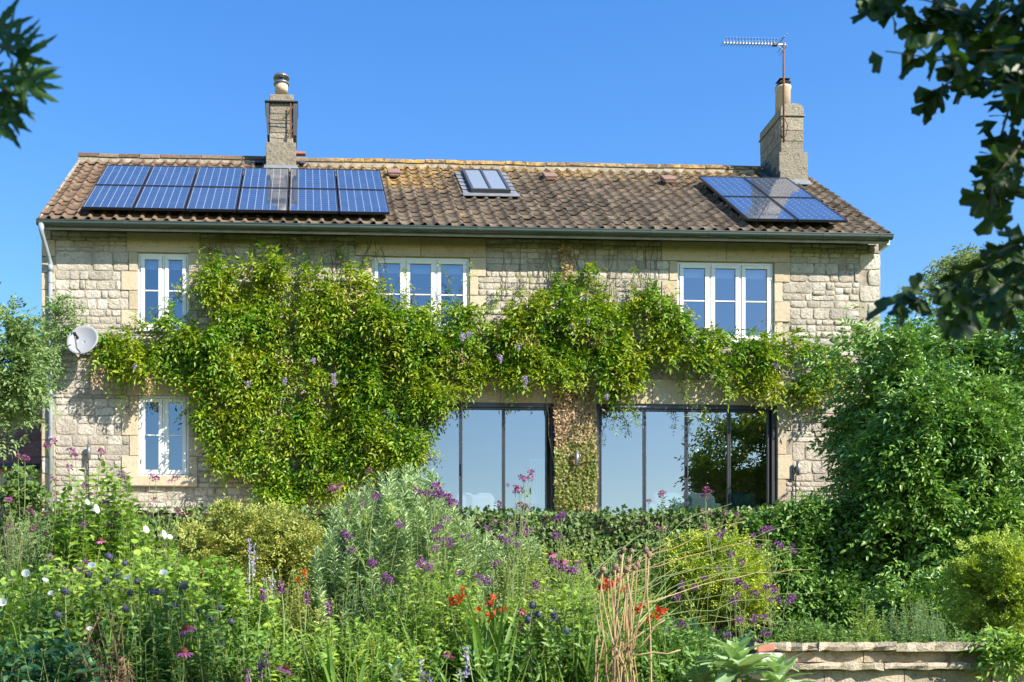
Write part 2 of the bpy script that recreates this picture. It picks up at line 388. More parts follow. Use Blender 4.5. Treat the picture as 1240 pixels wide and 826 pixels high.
M['ginkgo'] = leaf_mat('fan_leaf', [(0.0, (0.014, 0.042, 0.007)), (0.6, (0.027, 0.065, 0.010)), (1.0, (0.048, 0.091, 0.014))], trans=0.3)
M['maple'] = leaf_mat('lobed_leaf', [(0.0, (0.021, 0.063, 0.008)), (1.0, (0.042, 0.099, 0.014))], trans=0.3)

# ------------------------------------------------------------------ leaves by the thousand, as real faces
def unit(v): return v / np.maximum(np.linalg.norm(v, axis=-1, keepdims=True), 1e-9)
def rnd3(n): return unit(rng.normal(size=(n, 3)))
def noise2(x, y, seed=0, oct=4):
    r = np.random.default_rng(seed); v = 0.0; a = 1.0; s = 0.0
    for o in range(oct):
        for _ in range(3):
            t = r.uniform(0, 2 * np.pi); ph = r.uniform(0, 6.28); f = 1.0 * 2 ** o * r.uniform(0.7, 1.3)
            v = v + a * np.sin((x * np.cos(t) + y * np.sin(t)) * f + ph + 1.3 * np.sin((x * np.sin(t) - y * np.cos(t)) * f * 0.7 + ph))
        s += a * 3; a *= 0.6
    return v / s          # about -0.6 .. 0.6

def _fan(pts, z=None, cy=0.35):
    """Leaf template from an outline: centre + outline fan."""
    V = [(0, cy, 0.0)] + [(x, y, (0.10 * abs(x) if z is None else z)) for x, y in pts]
    n = len(pts)
    return np.array(V, float), np.array([(0, 1 + i, 1 + (i + 1) % n) for i in range(n)])
TPL = {
    'rhomb': (np.array([(0,0,0), (-.5,.45,.13), (0,1,-.05), (.5,.45,.13)], float), np.array([(0,3,2), (0,2,1)])),
    'lance': (np.array([(0,0,0), (-.42,.3,.12), (0,.33,0), (.42,.3,.12), (-.36,.66,.06), (0,.68,-.03), (.36,.66,.06), (0,1,-.16)], float),
              np.array([(0,2,1),(0,3,2),(1,2,5),(1,5,4),(2,3,6),(2,6,5),(4,5,7),(5,6,7)])),
    'heart': (np.array([(0,.08,0), (-.32,-.06,.05), (-.5,.25,.11), (0,.3,0), (.5,.25,.11), (.32,-.06,.05), (-.3,.65,.05), (0,.66,-.04), (.3,.65,.05), (0,1,-.18)], float),
              np.array([(0,3,1),(1,3,2),(0,5,3),(5,4,3),(2,3,7),(2,7,6),(3,4,8),(3,8,7),(6,7,9),(7,8,9)])),
    'ivy': _fan([(0,0.05),(.38,-.08),(.30,.18),(.52,.40),(.24,.52),(0,1.0),(-.24,.52),(-.52,.40),(-.30,.18),(-.38,-.08)]),
    'blade': (np.array([(-.5,0,0),(.5,0,0),(-.5,.35,.0),(.5,.35,.0),(-.36,.7,-.06),(.36,.7,-.06),(0,1,-.18)], float),
              np.array([(0,1,3),(0,3,2),(2,3,5),(2,5,4),(4,5,6)])),
}
def leaf_cloud(name, c, d, nrm, length, width, mt, parent=None, tpl='rhomb', kind=None, smooth=False):
    T, TF = TPL[tpl]; n = len(c)
    d = unit(d); nrm = nrm - d * np.sum(nrm * d, -1, keepdims=True); nrm = unit(nrm); s = np.cross(d, nrm)
    length = np.broadcast_to(np.asarray(length, float), (n,)); width = np.broadcast_to(np.asarray(width, float), (n,))
    V = (c[:, None, :] + s[:, None, :] * (T[None, :, 0:1] * width[:, None, None]) + d[:, None, :] * (T[None, :, 1:2] * length[:, None, None])
         + nrm[:, None, :] * (T[None, :, 2:3] * length[:, None, None]))
    F = TF[None] + (np.arange(n) * len(T))[:, None, None]
    me = np_mesh(name, V.reshape(-1, 3), F.reshape(-1, 3), smooth)
    return link_mesh(name, me, mt, parent, kind)
def sprays(P, D, L, nl, jit=0.25, droop=0.25, fwd=0.55, side=0.85, nup=0.6):
    """Leafy twigs: nl leaves in pairs along each twig, the last at the tip."""
    M_ = len(P); D = unit(D); L = np.broadcast_to(np.asarray(L, float), (M_,))
    up = np.array([0, -nup, 1.0]) + rng.normal(0, 0.5, (M_, 3))
    S = unit(np.cross(D, up)); N = np.cross(S, D)
    c, d, nn = [], [], []
    for j in range(nl):
        tip = j == nl - 1
        t = 1.0 if tip else (j // 2 + 0.6) / (nl / 2)
        sg = 0 if tip else (1 if j % 2 else -1)
        g = np.zeros((M_, 3)); g[:, 2] = -droop * L * t * t
        c.append(P + D * (L * t)[:, None] + g)
        dd = D * fwd + S * (sg * side) + rng.normal(0, jit, (M_, 3)); dd[:, 2] -= droop * t
        d.append(dd); nn.append(N + rng.normal(0, jit * 1.4, (M_, 3)))
    return np.concatenate(c), np.concatenate(d), np.concatenate(nn)
def whorls(P, D, L, nl, fwd=0.55):
    """Bottle-brush shoots: narrow leaves all round the top of each stem."""
    M_ = len(P); D = unit(D); A = unit(np.cross(D, rnd3(M_))); B = np.cross(D, A)
    c, d, nn = [], [], []
    for j in range(nl):
        t = j / nl; a = j * 2.39996 + rng.uniform(0, 6.28, M_) * 0.1
        R_ = A * np.cos(a)[:, None] + B * np.sin(a)[:, None]
        c.append(P + D * (np.broadcast_to(L, (M_,)) * t)[:, None]); k = fwd + 0.9 * t ** 2
        d.append(R_ * 0.85 + D * k + rng.normal(0, 0.12, (M_, 3))); nn.append(D - R_ * 0.3 + rng.normal(0, 0.15, (M_, 3)))
    return np.concatenate(c), np.concatenate(d), np.concatenate(nn)
def in_poly(px, py, poly):
    inside = np.zeros(px.shape, bool); n = len(poly)
    for i in range(n):
        x0, y0 = poly[i]; x1, y1 = poly[(i + 1) % n]
        c = ((y0 > py) != (y1 > py)) & (px < (x1 - x0) * (py - y0) / ((y1 - y0) or 1e-9) + x0)
        inside ^= c
    return inside
def sample_poly(poly, n):
    P = np.array(poly, float); lo, hi = P.min(0), P.max(0); out = []; got = 0
    while got < n:
        q = rng.uniform(lo, hi, (n * 3, 2)); q = q[in_poly(q[:, 0], q[:, 1], poly)]; out.append(q); got += len(q)
    q = np.concatenate(out)[:n]; return q[:, 0], q[:, 1]
def tube_mesh(name, paths, mt, parent=None, n=5, kind=None):
    b = MB()
    for pts, r in paths: b.tube(pts, r, n)
    return b.build(name, mt, parent, True, kind=kind)
def arc(a, b, sag=0.0, n=6, wob=0.0):
    a, b = Vector(a), Vector(b); out = []
    for i in range(n + 1):
        t = i / n; p = a.lerp(b, t); p.z += sag * 4 * t * (1 - t)
        if 0 < i < n and wob: p += Vector((random.gauss(0, wob), random.gauss(0, wob), random.gauss(0, wob)))
        out.append(p)
    return out

WALL_Y = -11.5
WALL_X0 = X(905, WALL_Y)
def ground_z(x, y):
    if y > -4: return -0.45
    if y > WALL_Y: return -2.85 + (y - WALL_Y) / 7.5 * 0.4
    return max(-4.7, -2.85 + (y - WALL_Y) * 0.42)

exec_parts = []
# ================================================================== SETTING: ground
def sheet(name, x0, x1, y0, y1, zf, mt, nx=2, ny=2):
    xs = np.linspace(x0, x1, nx); ys = np.linspace(y0, y1, ny)
    V = [(x, y, zf(x, y)) for y in ys for x in xs]
    F = [(j*nx+i, j*nx+i+1, (j+1)*nx+i+1, (j+1)*nx+i) for j in range(ny-1) for i in range(nx-1)]
    return link_mesh(name, np_mesh(name, np.array(V), np.array(F), True), mt, None, 'structure')
sheet('ground', -1500, 1500, -1500, -3.9, lambda x, y: -4.75, M['lawn'])
sheet('hill', -1500, 1500, -3.7, 1500, lambda x, y: -0.50, M['lawn'])
b = MB(); b.box(-6.5, 11.7, -3.74, -0.02, -2.6, -0.46); b.build('terrace', M['paving'], kind='structure')
for xa_, xb_ in ((-60, -6.2), (11.4, 60)):
    sheet('slope', xa_, xb_, -9.5, -3.6, lambda x, y: -4.76 + 4.3 * min(1, max(0, (y + 9.5) / 5.4)) ** 1.2, M['lawn'], 8, 12)
sheet('flower_bed', -14, WALL_X0 + 9, WALL_Y + 0.12, -4.01, lambda x, y: ground_z(x, min(y, -4.02)) + 0.05 * math.sin(3*x) * math.sin(2*y), M['soil'], 60, 24)
sheet('bank', -14, WALL_X0 - 0.05, -16.2, WALL_Y + 0.12, lambda x, y: ground_z(x, min(y, WALL_Y)) if y < WALL_Y else ground_z(x, WALL_Y), M['soil'], 40, 16)

# ================================================================== HOUSE
XL, XR, YB = X(50.5), X(1066), 6.4
ZT = 5.27
EY, EZ = -0.43, 5.29                     # tile edge at the eaves
RY, RZ = 3.18, 8.12                      # ridge
PITCH = math.atan2(RZ - EZ, RY - EY)
RU, RV, RN = Vector((1, 0, 0)), Vector((0, math.cos(PITCH), math.sin(PITCH))), Vector((0, -math.sin(PITCH), math.cos(PITCH)))
SLOPE = (RZ - EZ) / math.sin(PITCH)
def roof(x, v, h=0.0): return Vector((x, EY, EZ)) + RV * v + RN * h
def roof_v(px, py):
    """Where the line of sight through a picture point meets the roof slope: (x, v)."""
    d = _F + ((px - CPX) / FPX) * _R + ((CPY - py) / FPX) * _U
    n = np.array(RN); o = np.array([0, EY, EZ])
    t = ((o - CAM) @ n) / (d @ n); p = CAM + t * d
    return float(p[0]), float((p - o) @ np.array(RV))

house = empty('stone_house', ((XL + XR) / 2, 0, -0.12), 'long two storey stone house with tiled roof and climbing greenery', 'house')
HEAD, SILL = 4.905, 3.52
W = [  # x0, x1, z0, z1, casements
    dict(x0=X(167), x1=X(228.5), z0=SILL, z1=HEAD, n=2, label='upper two casement window beside the satellite dish'),
    dict(x0=X(450), x1=X(568.5), z0=SILL, z1=HEAD, n=3, label='upper three casement window half covered by greenery'),
    dict(x0=X(820.5), x1=X(937), z0=3.44, z1=HEAD, n=3, label='upper three casement window clear of greenery'),
    dict(x0=X(167.5), x1=X(228.5), z0=Z(577, 200), z1=Z(479, 200), n=2, label='ground floor two casement window with stone sill'),
]
DH = Z(489, 720)
DOORS = [dict(x0=X(455), x1=X(673), z0=0.0, z1=DH), dict(x0=X(722), x1=X(941), z0=0.0, z1=DH)]
OPEN = [(w['x0'], w['x1'], w['z0'], w['z1']) for w in W + DOORS]

# --- front wall core with openings and reveals
def front_wall():
    b = MB(); xs = sorted({XL, XR, *[o[0] for o in OPEN], *[o[1] for o in OPEN]}); zs = sorted({-0.6, ZT, *[o[2] for o in OPEN], *[o[3] for o in OPEN]})
    for i in range(len(xs) - 1):
        for j in range(len(zs) - 1):
            cx, cz = (xs[i] + xs[i+1]) / 2, (zs[j] + zs[j+1]) / 2
            if any(o[0] < cx < o[1] and o[2] < cz < o[3] for o in OPEN): continue
            for y, rev in ((0.0, False), (0.38, True)):
                q = [(xs[i], y, zs[j]), (xs[i+1], y, zs[j]), (xs[i+1], y, zs[j+1]), (xs[i], y, zs[j+1])]
                b.poly(q[::-1] if rev else q)
    for x0, x1, z0, z1 in OPEN:
        b.poly([(x0,0,z0),(x0,0,z1),(x0,.38,z1),(x0,.38,z0)]); b.poly([(x1,0,z0),(x1,.38,z0),(x1,.38,z1),(x1,0,z1)])
        b.poly([(x0,0,z1),(x1,0,z1),(x1,.38,z1),(x0,.38,z1)]); b.poly([(x0,0,z0),(x0,.38,z0),(x1,.38,z0),(x1,0,z0)])
    return b.build('wall', M['mortar'], house)
wall = front_wall()
for nm, x0, x1, sg in (('gable_wall', XL, XL + .38, -1), ('gable_wall', XR - .38, XR, 1)):
    b = MB(); y0, y1 = 0.004, YB
    prof = [(y0, -0.6), (y1, -0.6), (y1, ZT), (RY, RZ - 0.12), (y0, ZT)]
    b.poly([(x0, y, z) for y, z in prof]); b.poly([(x1, y, z) for y, z in prof][::-1])
    for i in range(5):
        (ya, za), (yb, zb) = prof[i], prof[(i+1) % 5]
        b.poly([(x0, ya, za), (x1, ya, za), (x1, yb, zb), (x0, yb, zb)])
    b.build(nm, M['rubble'], house)
b = MB(); b.box(XL + .385, XR - .385, YB - .35, YB - .004, -.3, ZT); b.build('back_wall', M['rubble'], house)
for z0, z1 in ((-0.004, 2.46), (2.72, 5.12)):
    b = MB(); xa, xb, ya, yb = XL + .39, XR - .39, .39, 4.6
    b.poly([(xa, ya, z0), (xb, ya, z0), (xb, yb, z0), (xa, yb, z0)]); b.poly([(xa, ya, z1), (xa, yb, z1), (xb, yb, z1), (xb, ya, z1)])
    b.poly([(xa, yb, z0), (xb, yb, z0), (xb, yb, z1), (xa, yb, z1)]); b.poly([(xa, ya, z0), (xa, yb, z0), (xa, yb, z1), (xa, ya, z1)]); b.poly([(xb, ya, z0), (xb, ya, z1), (xb, yb, z1), (xb, yb, z0)])
    b.build('room_lining', M['room'], house)
b = MB(); b.box(XL + .4, XR - .4, .39, 4.59, .0, .006); b.build('room_floor', M['room_floor'], house)

# --- stones of the front wall
def stone_unit(seed):
    r = random.Random(seed); nx, nz = 4, 3; out = []
    ring = [(-.5 + i / nx, -.5) for i in range(nx)] + [(.5, -.5 + i / nz) for i in range(nz)] + [(.5 - i / nx, .5) for i in range(nx)] + [(-.5, .5 - i / nz) for i in range(nz)]
    n = len(ring); V = []
    for k, (x, z) in enumerate(ring):
        cx = 0.90 if abs(x) > .49 and abs(z) > .49 else 1.0
        jx, jz = r.uniform(-.035, .02), r.uniform(-.06, .03)
        V.append([x * cx * (1 + jx), 0.35, z * cx * (1 + jz)])
    for v in list(V):
        V.append([v[0], -0.25 - r.uniform(0, .25), v[2]])
    for k, v in enumerate(V[:n]):
        V.append([v[0] * r.uniform(.86, .96), -r.uniform(.55, 1.15), v[2] * r.uniform(.78, .93)])
    for cx in (-.2, .18): V.append([cx + r.uniform(-.06, .06), -r.uniform(.7, 1.25), r.uniform(-.12, .12)])
    F = []
    for a in (0, n):
        for k in range(n):
            i, j = a + k, a + (k + 1) % n
            F += [(i, j, j + n), (i, j + n, i + n)]
    for k in range(n):
        i, j = 2*n + k, 2*n + (k + 1) % n
        mx = (V[i][0] + V[j][0]) / 2
        F.append((i, j, 3*n + (0 if mx < 0 else 1)))
    # bridge between the two centres
    up = min(range(n), key=lambda k: abs(V[2*n+k][0]) + (0 if V[2*n+k][2] > 0 else 9)); dn = min(range(n), key=lambda k: abs(V[2*n+k][0]) + (0 if V[2*n+k][2] < 0 else 9))
    F += [(3*n, 3*n+1, 2*n+up), (3*n+1, 3*n, 2*n+dn)]
    return np.array(V), np.array(F)
STONES = [stone_unit(s) for s in range(18)]
STONE_ME = []
for i, (V, F) in enumerate(STONES):
    me = np_mesh('stone', V, F); me.materials.append(M['rubble']); STONE_ME.append(me)

blocked = []                              # dressed stone and openings: no rubble there
dressed = []                              # x0, x1, z0, z1
def surround(w, lintel_top, sill=True, steps=4, lint=0.2, jl=(0.30, 0.16)):
    x0, x1, z0, z1 = w['x0'], w['x1'], w['z0'], w['z1']
    blocked.append((x0, x1, z0, z1))
    h = (z1 - z0) / steps
    for i in range(steps):
        for side in (-1, 1):
            L = jl[(i + (side > 0)) % 2]
            a, c = (x0 - L, x0) if side < 0 else (x1, x1 + L)
            dressed.append((a, c, z0 + i*h, z0 + (i+1)*h))
    if lintel_top > z1 + 0.05:
        if x1 - x0 > 1.4:
            m = x0 + (x1 - x0) * 0.5
            dressed.append((x0 - lint - .1, m, z1, lintel_top)); dressed.append((m, x1 + lint + .1, z1, lintel_top))
        else: dressed.append((x0 - lint, x1 + lint, z1, lintel_top))
for w in W[:3]: surround(w, ZT - 0.005)
surround(W[3], Z(455, 200), steps=4)
for d in DOORS:
    blocked.append((d['x0'], d['x1'], d['z0'], d['z1']))
    lt = d['z1'] + 0.46; n = 3; L = (d['x1'] - d['x0'] + 0.5) / n
    for i in range(n): dressed.append((d['x0'] - .25 + i*L, d['x0'] - .25 + (i+1)*L, d['z1'], lt))
    for i in range(5):
        h = d['z1'] / 5
        dressed.append((d['x1'], d['x1'] + (.28, .16)[i % 2], i*h, (i+1)*h))
        dressed.append((d['x0'] - (.28, .16)[i % 2], d['x0'], i*h, (i+1)*h))
zq = 0.0; i = 0; quoin = []
while zq < ZT - 0.1:                      # corner quoins
    h = min(0.30, ZT - zq)
    a = (.40, .24)[i % 2]
    quoin.append((XR - a, XR, zq, zq + h)); (dressed if i % 3 else quoin).append((XL, XL + (.24, .17)[i % 2], zq, zq + h)); zq += h; i += 1
sill_st = (W[3]['x0'] - .16, W[3]['x1'] + .16, W[3]['z0'] - .19, W[3]['z0'])
blocked += dressed + quoin + [sill_st]

rects = []
keys = [0.0, 0.3, sill_st[2], W[3]['z0'], 1.25, 1.6, 1.95, DH, W[3]['z1'], DH + .46, 3.05, 3.30, 3.52, 3.866, 4.2125, 4.559, 4.905, 5.10, ZT - .005]
keys = sorted(keys)
for z0, z1 in zip(keys[:-1], keys[1:]):
    if z1 - z0 < 0.06: continue
    segs = [(XL, XR)]
    for bx0, bx1, bz0, bz1 in blocked:
        if min(z1, bz1) - max(z0, bz0) > 0.03:
            ns = []
            for a, c in segs:
                if bx1 <= a or bx0 >= c: ns.append((a, c)); continue
                if bx0 > a: ns.append((a, bx0))
                if bx1 < c: ns.append((bx1, c))
            segs = ns
    for a, c in segs:
        x = a
        while x < c - 0.04:
            run = min(random.uniform(.35, 1.3), c - x)
            if c - x - run < 0.2: run = c - x
            H = z1 - z0; t = random.random()
            rows = [0, 1] if H < .14 or (t < .04 and H < .38) else ([0, random.uniform(.36, .64), 1] if H < .27 or t < .55 else [0, random.uniform(.25, .4), random.uniform(.55, .75), 1])
            for r0, r1 in zip(rows[:-1], rows[1:]):
                hh = (r1 - r0) * H; xx = x
                while xx < x + run - 0.03:
                    L = min(max(.10, random.gauss(.27, .10)) * (1.25 if hh > .2 else 1), x + run - xx)
                    if x + run - xx - L < 0.09: L = x + run - xx
                    rects.append((xx, xx + L, z0 + r0*H, z0 + r1*H)); xx += L
            x += run
# what the greenery hides cannot be among the largest seen
WIST = [(116,432),(122,408),(160,394),(205,388),(236,372),(240,345),(250,322),(268,311),(330,313),(346,330),(358,350),(372,326),(398,319),(432,326),(446,345),(464,360),(490,374),(530,373),(570,368),(612,372),(640,366),(664,348),(680,330),(694,346),(710,337),(722,356),(742,376),(764,372),(775,357),(787,366),(822,378),(838,400),(870,416),(920,413),(960,420),(1000,424),(1020,430),
        (1020,486),(960,484),(905,478),(885,490),(872,474),(858,448),(825,442),(800,440),(782,452),(770,474),(752,492),(728,496),(714,478),(700,462),(676,452),(650,462),(600,462),(568,470),(540,478),(527,500),(514,528),(506,562),(478,578),(440,592),(400,602),(342,612),(300,592),(268,566),(250,530),(240,492),(232,474),(200,460),(160,470),(136,466),(120,450)]
def hidden(x0, x1, z0, z1):
    px, py = px_of(np.array([[(x0+x1)/2, 0, (z0+z1)/2]]))
    return bool(in_poly(px, py, WIST)[0]) or py[0] > 625 or (px[0] > 1010 and py[0] > 400)
def place_stone(rect, me_i, gap, proud):
    x0, x1, z0, z1 = rect
    return ((x0+x1)/2, 0.0, (z0+z1)/2), (x1-x0-gap, proud, z1-z0-gap)
items = []
for r_ in rects:
    if r_[1] - r_[0] < .05 or r_[3] - r_[2] < .04: continue
    items.append((r_, random.randrange(len(STONES)), random.uniform(.010, .022), random.uniform(.010, .024), hidden(*r_)))
items.sort(key=lambda t: (t[4], -min(.3, t[0][3]-t[0][2]) * (t[0][1]-t[0][0])))
VV, FF, off = [], [], 0
for i, (r_, k, gap, pr, hid) in enumerate(items):
    loc, scl = place_stone(r_, k, gap, pr)
    if i < 300:
        o = link_mesh('stone', STONE_ME[k], None, wall); o.location = loc; o.scale = scl
    else:
        V, F = STONES[k]; VV.append(V * np.array(scl) + np.array(loc)); FF.append(F + off); off += len(V)
if VV: link_mesh('stone', np_mesh('stone', np.concatenate(VV), np.concatenate(FF)), M['rubble'], wall, 'stuff')
for x0, x1, z0, z1 in quoin:
    o = link_mesh('corner_stone', STONE_ME[random.randrange(len(STONES))], None, wall); o.location = ((x0 + x1)/2, 0, (z0 + z1)/2); o.scale = (x1 - x0 - .01, .03, z1 - z0 - .012)
for x0, x1, z0, z1 in dressed:
    g = .004; y = -random.uniform(.018, .03)
    MB().box(x0 + g, x1 - g, y, .03, z0 + g, z1 - g).build('dressed_stone', M['ashlar'], wall, bevel=.008)
MB().box(sill_st[0], sill_st[1], -.10, .2, sill_st[2], sill_st[3] - .006).build('stone_sill', M['ashlar'], wall, bevel=.012)

M['clear'], _nt, _out = nodes_of('clear_glass'); _t = _nt.nodes.new('ShaderNodeBsdfTransparent'); _t.inputs[0].default_value = (.97, .98, .98, 1); _nt.links.new(_t.outputs[0], _out.inputs[0])
def pane(x0, x1, y0, y1, z0, z1, mt, parent):
    o = MB().box(x0, x1, y0, y1, z0, z1).build('pane', mt, parent); o.data.materials.append(M['clear'])
    for p in o.data.polygons: p.material_index = 0 if p.normal.y < -.5 else 1
# --- windows: white casements
def window(w):
    x0, x1, z0, z1, n = w['x0'], w['x1'], w['z0'], w['z1'], w['n']; y = .035; t = .045
    b = MB(); b.box(x0, x1, y, y + .09, z1 - t, z1); b.box(x0, x1, y, y + .09, z0, z0 + t); b.box(x0, x0 + t, y, y + .09, z0 + t, z1 - t); b.box(x1 - t, x1, y, y + .09, z0 + t, z1 - t)
    cw = (x1 - x0 - 2*t) / n
    for i in range(1, n): b.box(x0 + t + i*cw - .02, x0 + t + i*cw + .02, y + .002, y + .088, z0 + t, z1 - t)
    fr = b.build('window', M['white'], house, bevel=.005); fr['label'] = w['label']
    for i in range(n):
        a = x0 + t + i*cw + (.02 if i else 0) + .004; c = x0 + t + (i+1)*cw - (.02 if i < n-1 else 0) - .004; s = .068; yc = y - .014
        b = MB(); b.box(a, c, yc, yc + .06, z1 - t - s, z1 - t - .004); b.box(a, c, yc, yc + .06, z0 + t + .004, z0 + t + s + .01); b.box(a, a + s, yc, yc + .06, z0 + t + s + .01, z1 - t - s); b.box(c - s, c, yc, yc + .06, z0 + t + s + .01, z1 - t - s)
        b.build('casement', M['white'], fr, bevel=.006)
        zm = (z0 + z1) / 2 + .02
        MB().box(a + s, c - s, yc + .012, yc + .05, zm - .012, zm + .012).build('glazing_bar', M['white'], fr, bevel=.004)
        for q0, q1 in ((z0 + t + s + .01, zm - .012), (zm + .012, z1 - t - s)):
            pane(a + s, c - s, yc + .028, yc + .032, q0, q1, M['glass'], fr)
        MB().box(a + s - .02, c - s + .02, y + .13, y + .135, z1 - t - s - (.13 if w is not W[3] else .03), z1 - t).build('blind', M['blind'], fr)
        for zz in (z0 + .28, z1 - .28):
            hs = MB().box((c - .004) if i == n-1 else a - .008, (c + .012) if i == n-1 else a + .008, yc - .008, yc + .002, zz - .04, zz + .04)
            if i in (0, n - 1): hs.build('hinge', M['steel'], fr)
    if w is not W[3]:
        MB().box(x0 - .03, x1 + .03, -.055, .03, z0 - .05, z0 - .004).build('sill', M['white'], fr, bevel=.008)
for w in W: window(w)

# --- patio doors: dark frames, four tall panes each
def patio(d, label, widths):
    x0, x1, z0, z1 = d['x0'], d['x1'], d['z0'], d['z1']; y = .02
    b = MB(); b.box(x0, x1, y, y + .1, z1 - .075, z1); b.box(x0, x1, y, y + .1, z0, z0 + .05); b.box(x0, x0 + .07, y, y + .1, z0 + .05, z1 - .075); b.box(x1 - .09, x1, y, y + .1, z0 + .05, z1 - .075)
    fr = b.build('patio_door', M['alu'], house, bevel=.004); fr['label'] = label
    xs = [X(p) for p in widths]
    for i in range(4):
        a, c = xs[i] + .003, xs[i+1] - .003; s = .026; yc = y + .018; lo, hi = z0 + .054, z1 - .079
        b = MB(); b.box(a, c, yc, yc + .06, hi - .035, hi); b.box(a, c, yc, yc + .06, lo, lo + .05); b.box(a, a + s, yc, yc + .06, lo + .05, hi - .035); b.box(c - s, c, yc, yc + .06, lo + .05, hi - .035)
        b.build('sash', M['alu'], fr, bevel=.003)
        pane(a + s, c - s, yc + .026, yc + .032, lo + .05, hi - .035, M['door_glass'], fr)
    MB().box(xs[2] - .012, xs[2] + .012, y - .03, y + .018, .95, 1.15).build('handle', M['black'], fr, bevel=.004)
    MB().box(x0 + .35, x0 + .95, y - .005, y + .02, z1 - .048, z1 - .025).build('trickle_vent', M['steel'], fr)
patio(DOORS[0], 'dark framed glazed doors partly hidden by greenery', (460.5, 508, 558.5, 610.5, 663))
patio(DOORS[1], 'dark framed glazed doors reflecting a tree', (727.5, 781.5, 832.5, 884, 932.5))

# --- eaves: soffit, fascia, gutter, downpipe
RX0, RX1 = X(45, EY) , X(1079, EY)
MB().box(RX0 + .05, RX1 - .03, -.375, -.012, 5.274, 5.286).build('soffit', M['soffit_shade'], house)
MB().box(RX0 + .03, RX1 - .02, -.405, -.377, 5.125, 5.27).build('fascia', M['fascia'], house, bevel=.004)
MB().box(RX1 - .06, RX1 - .005, -.40, -.10, 5.10, 5.268).build('soffit_end_board', M['white'], house, bevel=.004)
def gutter():
    prof = []
    for k in range(9):
        t = math.pi * k / 8; prof.append((-.465 - .062 * math.cos(t), 5.245 - .062 * math.sin(t) - (.02 if 0 < k < 8 else 0)))
    b = MB(); n = len(prof)
    for (ya, za), (yb, zb) in zip(prof[:-1], prof[1:]):
        b.poly([(RX0, ya, za), (RX1, ya, za), (RX1, yb, zb), (RX0, yb, zb)])
    for x in (RX0, RX1): b.poly([(x, ya, za) for ya, za in prof])
    b.box(RX0, RX1, prof[0][0] - .008, prof[0][0] + .004, 5.238, 5.252)
    g = b.build('gutter', M['gutter'], house)
    for i in range(15):
        x = RX0 + .45 + i * (RX1 - RX0 - .7) / 14
        bb = MB()
        for (ya, za), (yb, zb) in zip(prof[:-1], prof[1:]):
            s = 1.09; f = lambda y_, z_: (-.465 + (y_ + .465) * s, 5.24 + (z_ - 5.24) * s)
            (y1, z1), (y2, z2) = f(ya, za), f(yb, zb)
            bb.poly([(x, y1, z1), (x + (.10 if i % 3 == 1 else .03), y1, z1), (x + (.10 if i % 3 == 1 else .03), y2, z2), (x, y2, z2)])
        bb.box(x, x + .02, -.535, -.50, 5.245, 5.262)
        bb.build('gutter_bracket', M['gutter'], g)
gutter()
dx = X(61.5, -.07)
b = MB(); b.tube([(dx - .075, -.465, 5.19), (dx - .075, -.465, 5.06), (dx - .06, -.40, 4.98), (dx - .02, -.16, 4.74), (dx, -.085, 4.64), (dx, -.085, 4.5)], [.06, .042, .04, .04, .04, .04], 12)
b.tube([(dx, -.085, 4.62), (dx, -.085, 0.0)], .037, 12); b.lathe([(.047, 0), (.047, .12)], (dx, -.085, 4.5), 12)
dp = b.build('downpipe', M['pipe'], house, True)
for zz in (4.3, 2.9, 1.5, .4):
    b = MB(); b.lathe([(.045, 0), (.045, .05)], (dx, -.085, zz), 12); b.box(dx - .07, dx + .07, -.03, -.012, zz + .005, zz + .045); b.build('pipe_bracket', M['pipe'], dp)

# --- roof: underlay, tiles one by one, ridge tiles
TW, TG, TL = .228, .300, .38
b = MB()
b.poly([roof(RX0 + .02, .0, -.05), roof(RX1 - .02, .0, -.05), roof(RX1 - .02, SLOPE, -.05), roof(RX0 + .02, SLOPE, -.05)])
yb2 = 2 * RY - EY
b.poly([(RX0, RY, RZ), (RX1, RY, RZ), (RX1, yb2, EZ), (RX0, yb2, EZ)])
for x in (RX0 + .02, RX1 - .02):
    b.poly([roof(x, 0, -.05), roof(x, 0, .0), roof(x, SLOPE, .0), roof(x, SLOPE, -.05)])
roof_o = b.build('roof', M['tile'], house)
def tile_unit(seed):
    r = random.Random(seed)
    xs = [0, .08, .25, .46, .60, .70, .82, .93, 1.0]; hs = [.022, .003, 0, 0, .007, .036, .050, .038, .015]
    V, F = [], []
    n = len(xs)
    for (v, up) in ((0.0, .024), (.5, .013), (1.0, 0.0)):
        for x, h in zip(xs, hs):
            V.append((x * (TW + .012) - .006, v * TL + (r.uniform(-.006, .006) if v == 0 else 0), h + up + r.uniform(-.0015, .0015)))
    for x, h in zip(xs, hs): V.append((x * (TW + .012) - .006, 0.004, h + .024 - .014))
    for j in range(2):
        for i in range(n - 1):
            a = j*n + i; F.append((a, a+1, a+1+n, a+n))
    for i in range(n - 1): F.append((3*n + i, 3*n + i + 1, i + 1, i))
    return np.array(V), np.array(F)
TILES = [tile_unit(s) for s in range(6)]
TILE_ME = []
for V, F in TILES:
    me = np_mesh('roof_tile', V, F, False); me.materials.append(M['tile']); TILE_ME.append(me)
def quad_rect(pts):
    q = [roof_v(*p) for p in pts]; xs = [a for a, _ in q]; vs = [c for _, c in q]
    return xs, vs
